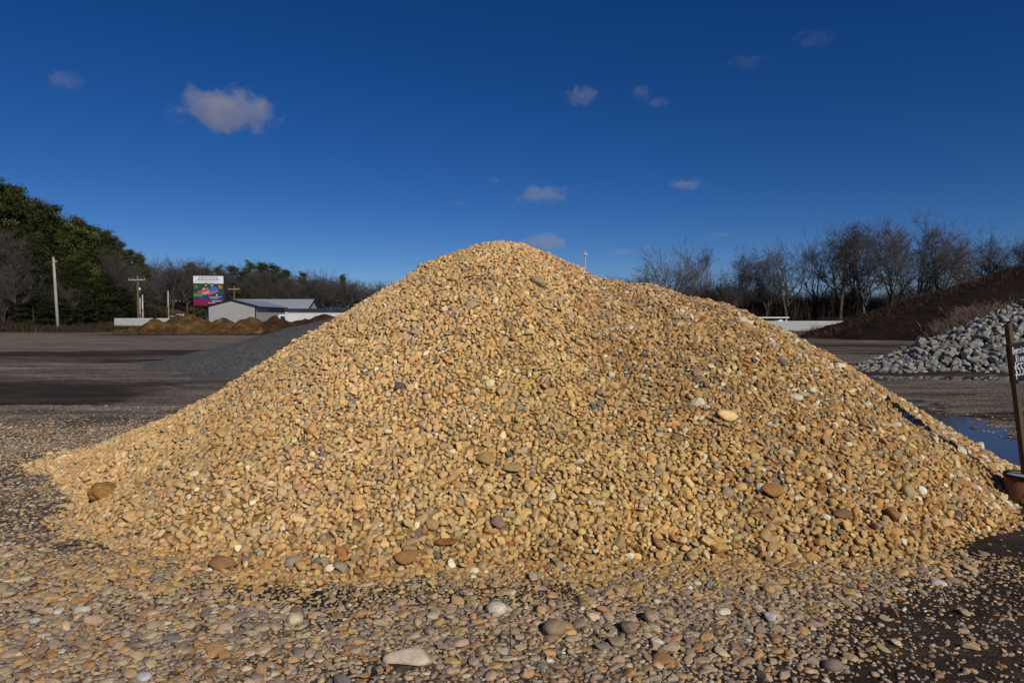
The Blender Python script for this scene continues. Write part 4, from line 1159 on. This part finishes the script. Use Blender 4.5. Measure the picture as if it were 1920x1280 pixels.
# far wood behind billboard and sheds
GF = "far pines behind the billboard and the sheds"
for px, top, d, wd in [(360, 497, 165, 1.3), (385, 503, 168, 1.4), (408, 500, 165, 1.1), (432, 498, 170, 1.3), (458, 510, 160, 1.2), (470, 491, 165, 1.0), (491, 492, 168, 1.3), (513, 498, 166, 1.4), (534, 505, 170, 1.2), (566, 512, 172, 1.1), (643, 518, 160, .8), (505, 520, 155, 1.5), (480, 525, 152, 1.4), (440, 530, 152, 1.3), (372, 525, 150, 1.3)]:
    tree("pine", px, top, d, "far dark pine behind the billboard and the barn" if px < 600 else "lone dark pine among bare trees beyond the low building", GF if px < 600 else None, None, wd)
GG = "far bare trees of the wood beyond the sheds"
for k in range(64):
    px = 268 + k * 8.2 + gt.uniform(-4, 4)
    top = np.interp(px, [272, 300, 350, 420, 540, 600, 650, 700, 760], [490, 494, 488, 500, 508, 512, 520, 525, 530]) + gt.uniform(0, 26)
    tree("bare", px, top, gt.uniform(150, 182), "far leafless grey-brown tree of the wood beyond the sheds", GG, None, gt.uniform(.9, 1.4))
# bare trees behind the white fence
GR = "bare trees behind the long white fence"
for px, top, d, k, wd in [(1372, 500, 100, 0, 1.1), (1402, 478, 102, 5, .9), (1441, 488, 100, 1, .9), (1478, 467, 99, 2, 1.0), (1530, 463, 102, 3, 1.0), (1578, 424, 98, 4, 1.1), (1626, 424, 97, 1, 1.1), (1676, 428, 99, 6, 1.0), (1722, 416, 98, 0, .9), (1766, 430, 96, 7, .95), (1826, 452, 104, 2, 1.0), (1872, 447, 104, 5, 1.0), (1912, 452, 100, 3, 1.0), (1955, 450, 100, 4, 1.0), (1310, 470, 104, 3, .75), (1604, 440, 104, 6, .9), (1700, 440, 104, 3, .9)]:
    tree("bare", px, top, d, "tall leafless dark tree behind the long white fence" if px < 1800 else "leafless tree rising over the mulch heap's crest", GR if px < 1800 else "bare trees over the mulch heap's crest", k, wd)
tree("pale", 1255, 468, 92, "pale-twigged leafless tree standing tallest behind the second crest", None, 0, 1.1)
tree("pale", 1222, 500, 94, "smaller pale-twigged leafless tree beside a taller one behind the second crest", None, 1, 1.2)
tree("bare", 1168, 522, 130, "distant leafless treetop just showing over the saddle of the heap", None, 2, 1.6)
for k in range(48):
    px = 1200 + k * 16.5 + gt.uniform(-10, 10)
    tree("bare", px, np.interp(px, [1200, 1450, 1600, 1950], [548, 545, 540, 535]) + gt.uniform(-14, 22), gt.uniform(100, 128), "lower leafless tree of the thicket behind the long white fence", "lower bare trees of the thicket behind the fence", None, gt.uniform(1.0, 1.6))

# brush, thickets and dry grass
def brush(name, n, xf, yf, hf, cols, label, kind="stuff", lean=.3, w=.035, base=0):
    g = np.random.default_rng(hash(label) % 1000 if False else len(label) * 7)
    x, y = xf(g, n), yf(g, n); h = hf(g, x, y)
    b = np.stack([x, y, np.zeros(n) + (base(x, y) if callable(base) else base)], 1)
    tip = b + np.stack([g.normal(size=n) * lean * h, g.normal(size=n) * lean * h, h], 1)
    a = g.uniform(0, 2 * np.pi, n)
    s = np.stack([np.cos(a), np.sin(a), np.zeros(n)], 1) * w
    V = np.stack([b - s, b + s, tip], 1).reshape(-1, 3)
    c = np.array(cols)[g.integers(0, len(cols), n)] * g.uniform(.7, 1.3, (n, 1))
    o = np_obj(name, V, np.arange(n * 3).reshape(-1, 3), M_BRUSH, attrs={"Col": c.repeat(3, 0)})
    return tag(o, label, name.replace("_", " "), None, kind)
U = lambda a, b: (lambda g, n: g.uniform(a, b, n))
BRN = [(.05, .034, .023), (.035, .024, .017), (.08, .055, .035), (.03, .03, .014)]
brush("undergrowth", 26000, U(-86, -51), U(83, 97), lambda g, x, y: (1.0 + 1.1 * np.clip(fbm(x * .22, y * .22, 141, 3) + .35, 0, 1.5)) * g.uniform(.4, 1.0, len(x)) * (1 - .5 * sstep(-60, -51, x)), BRN, "brown tangled brush along the edge of the pine wood", w=.05)
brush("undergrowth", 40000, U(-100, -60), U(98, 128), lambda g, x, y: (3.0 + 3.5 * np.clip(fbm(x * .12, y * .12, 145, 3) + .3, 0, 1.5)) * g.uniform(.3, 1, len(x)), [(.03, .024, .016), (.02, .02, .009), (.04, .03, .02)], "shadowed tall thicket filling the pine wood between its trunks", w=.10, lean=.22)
brush("undergrowth", 100000, U(12, 120), U(101, 136), lambda g, x, y: (4.4 + 3.6 * np.clip(fbm(x * .1, y * .1, 151, 3) + .3, 0, 1.5)) * g.uniform(.3, 1, len(x)), [(.045, .034, .027), (.032, .025, .02), (.06, .048, .04)], "tall brown-grey thicket between the trunks behind the long white fence", w=.07, lean=.2)
brush("undergrowth", 12000, U(-52, -44), U(86, 89.6), lambda g, x, y: .9 * g.uniform(.3, 1, len(x)), BRN, "sparse brown brush before the short white fence", w=.02)
brush("undergrowth", 32000, U(14, 92), U(90, 100), lambda g, x, y: (1.3 + 1.5 * np.clip(fbm(x * .2, y * .2, 143, 3) + .3, 0, 1.5)) * g.uniform(.35, 1, len(x)), BRN, "dark brown thicket at the foot of the trees behind the long white fence", w=.06)
brush("undergrowth", 50000, U(-30, 60), U(140, 175), lambda g, x, y: (4.6 + 2.2 * np.clip(fbm(x * .15, y * .15, 157, 3), 0, 1.2)) * g.uniform(.35, 1, len(x)), BRN, "far brown wood closing the view behind the golden heap", w=.10, lean=.2)
brush("undergrowth", 26000, U(-110, -20), U(150, 165), lambda g, x, y: (2.0 + 1.5 * np.clip(fbm(x * .15, y * .15, 147, 3), 0, 1.5)) * g.uniform(.35, 1, len(x)), BRN, "dark thicket at the foot of the far wood beyond the sheds", w=.09)
DRY = [(.15, .11, .075), (.11, .08, .055), (.19, .145, .10)]
brush("dry_grass", 14000, U(27, 47), U(74, 84.5), lambda g, x, y: (.25 + 1.15 * np.clip(fbm(x * .7, y * .3, 149, 3) + .2, 0, 1) * sstep(78, 84, y)) * g.uniform(.4, 1, len(x)), DRY + [(.07, .05, .04)], "dry brown grass and weeds in front of the long white fence", w=.015)
def hx_(g, n): return 33.8 + g.normal(size=n) * 1.35 + 0
def patch_y(g, n): return 49.0 + g.normal(size=n) * .9
brush("dry_grass", 9000, hx_, patch_y, lambda g, x, y: g.uniform(.25, .75, len(x)), [(.26, .18, .135), (.18, .12, .09), (.33, .24, .18)], "patch of dead pinkish grass on the dark mulch heap's slope", lean=.8, w=.022, base=lambda x, y: mulch_z(x, y))
def ridge_x(g, n): return g.uniform(24, 45, n)
brush("dry_grass", 3500, ridge_x, lambda g, n: 57 + g.normal(size=n) * 1.6, lambda g, x, y: g.uniform(.12, .4, len(x)), [(.09, .05, .03), (.06, .034, .022)], "short reddish weeds along the mulch heap's crest", lean=.6, w=.02, base=lambda x, y: mulch_z(x, y))

# ------------------------------------------------------------------ clouds
def cloud_mat(name, dens, thr, seed):
    m = bpy.data.materials.new(name); m.use_nodes = True
    nt = m.node_tree; nt.nodes.clear()
    t = NT.__new__(NT); t.m, t.n, t.l = m, nt.nodes, nt.links
    out = nt.nodes.new("ShaderNodeOutputMaterial"); pv = nt.nodes.new("ShaderNodeVolumePrincipled")
    nt.links.new(pv.outputs[0], out.inputs["Volume"])
    pv.inputs["Color"].default_value = (.93, .90, .92, 1); pv.inputs["Anisotropy"].default_value = .15
    co = t.coord("Object")
    mp = t.n.new("ShaderNodeMapping"); t.l.new(co, mp.inputs[0]); mp.inputs["Location"].default_value = (seed * 3.1, seed * 1.7, seed * 2.3); mp.inputs["Scale"].default_value = (1.7, 1.0, .9)
    n = t.noise(mp.outputs[0], 1.8, 9, .62)
    ln = t.n.new("ShaderNodeVectorMath"); ln.operation = 'LENGTH'; t.l.new(co, ln.inputs[0])
    fall = t.math('SUBTRACT', 1.0, ln.outputs["Value"])
    d = t.math('MULTIPLY_ADD', fall, .58, t.math('MULTIPLY', t.math('SUBTRACT', n, thr), 1.25))
    d = t.math('MINIMUM', t.math('MAXIMUM', t.math('MULTIPLY', d, 5.0), 0.0), 1.0)
    t.l.new(t.math('MULTIPLY', d, dens), pv.inputs["Density"])
    return m
for k, (px, py, w, h, dn, thr, lab) in enumerate([
    (425, 210, 250, 115, .0135, .65, "largest puffy grey-white cloud, high over the billboard"),
    (120, 150, 96, 56, .006, .66, "faint soft cloud above the tallest pines"),
    (1092, 180, 86, 56, .009, .66, "small torn cloud high over the heap's second crest"),
    (1202, 172, 66, 44, .006, .68, "thin wisp beside the torn cloud, the upper of two"),
    (1232, 193, 76, 28, .005, .68, "thin slanting wisp below another, high over the bare trees"),
    (1018, 364, 140, 52, .009, .66, "small flat-based pinkish cloud well above the heap's peak"),
    (1022, 454, 112, 48, .015, .62, "small white cloud half hidden behind the heap's peak"),
    (1286, 346, 100, 32, .010, .66, "flat pinkish cloud above the pale-twigged trees"),
    (1168, 472, 76, 22, .008, .66, "tiny flat cloud low above the heap's saddle"),
    (1217, 464, 46, 18, .008, .66, "tiny round cloud low above the pale-twigged trees"),
    (1193, 514, 64, 30, .010, .64, "low pinkish cloud touching the heap's saddle"),
    (926, 338, 56, 16, .006, .67, "very faint flat wisp above the heap's peak"),
    (858, 381, 50, 14, .006, .67, "very faint flat wisp over the heap's slope toward the billboard"),
    (1352, 440, 70, 16, .008, .66, "thin pink wisp low between the bare trees' tops"),
    (1525, 75, 120, 40, .0018, .68, "pale streak of cloud at the top of the sky"),
    (1400, 115, 130, 40, .0016, .68, "barely visible streak of cloud below the topmost one")]):
    D = 1500.0
    x, y, z = at(px, py, D)
    o = np_obj("cloud", ICO[3][0], ICO[3][1], cloud_mat("cloud_vapour", dn, thr, k + 1.0))
    o.location = (x, y, z)
    o.scale = (w / F_PX * D / 2, w / F_PX * D / 2 * .7, h / F_PX * D / 2)
    tag(o, lab, "cloud")
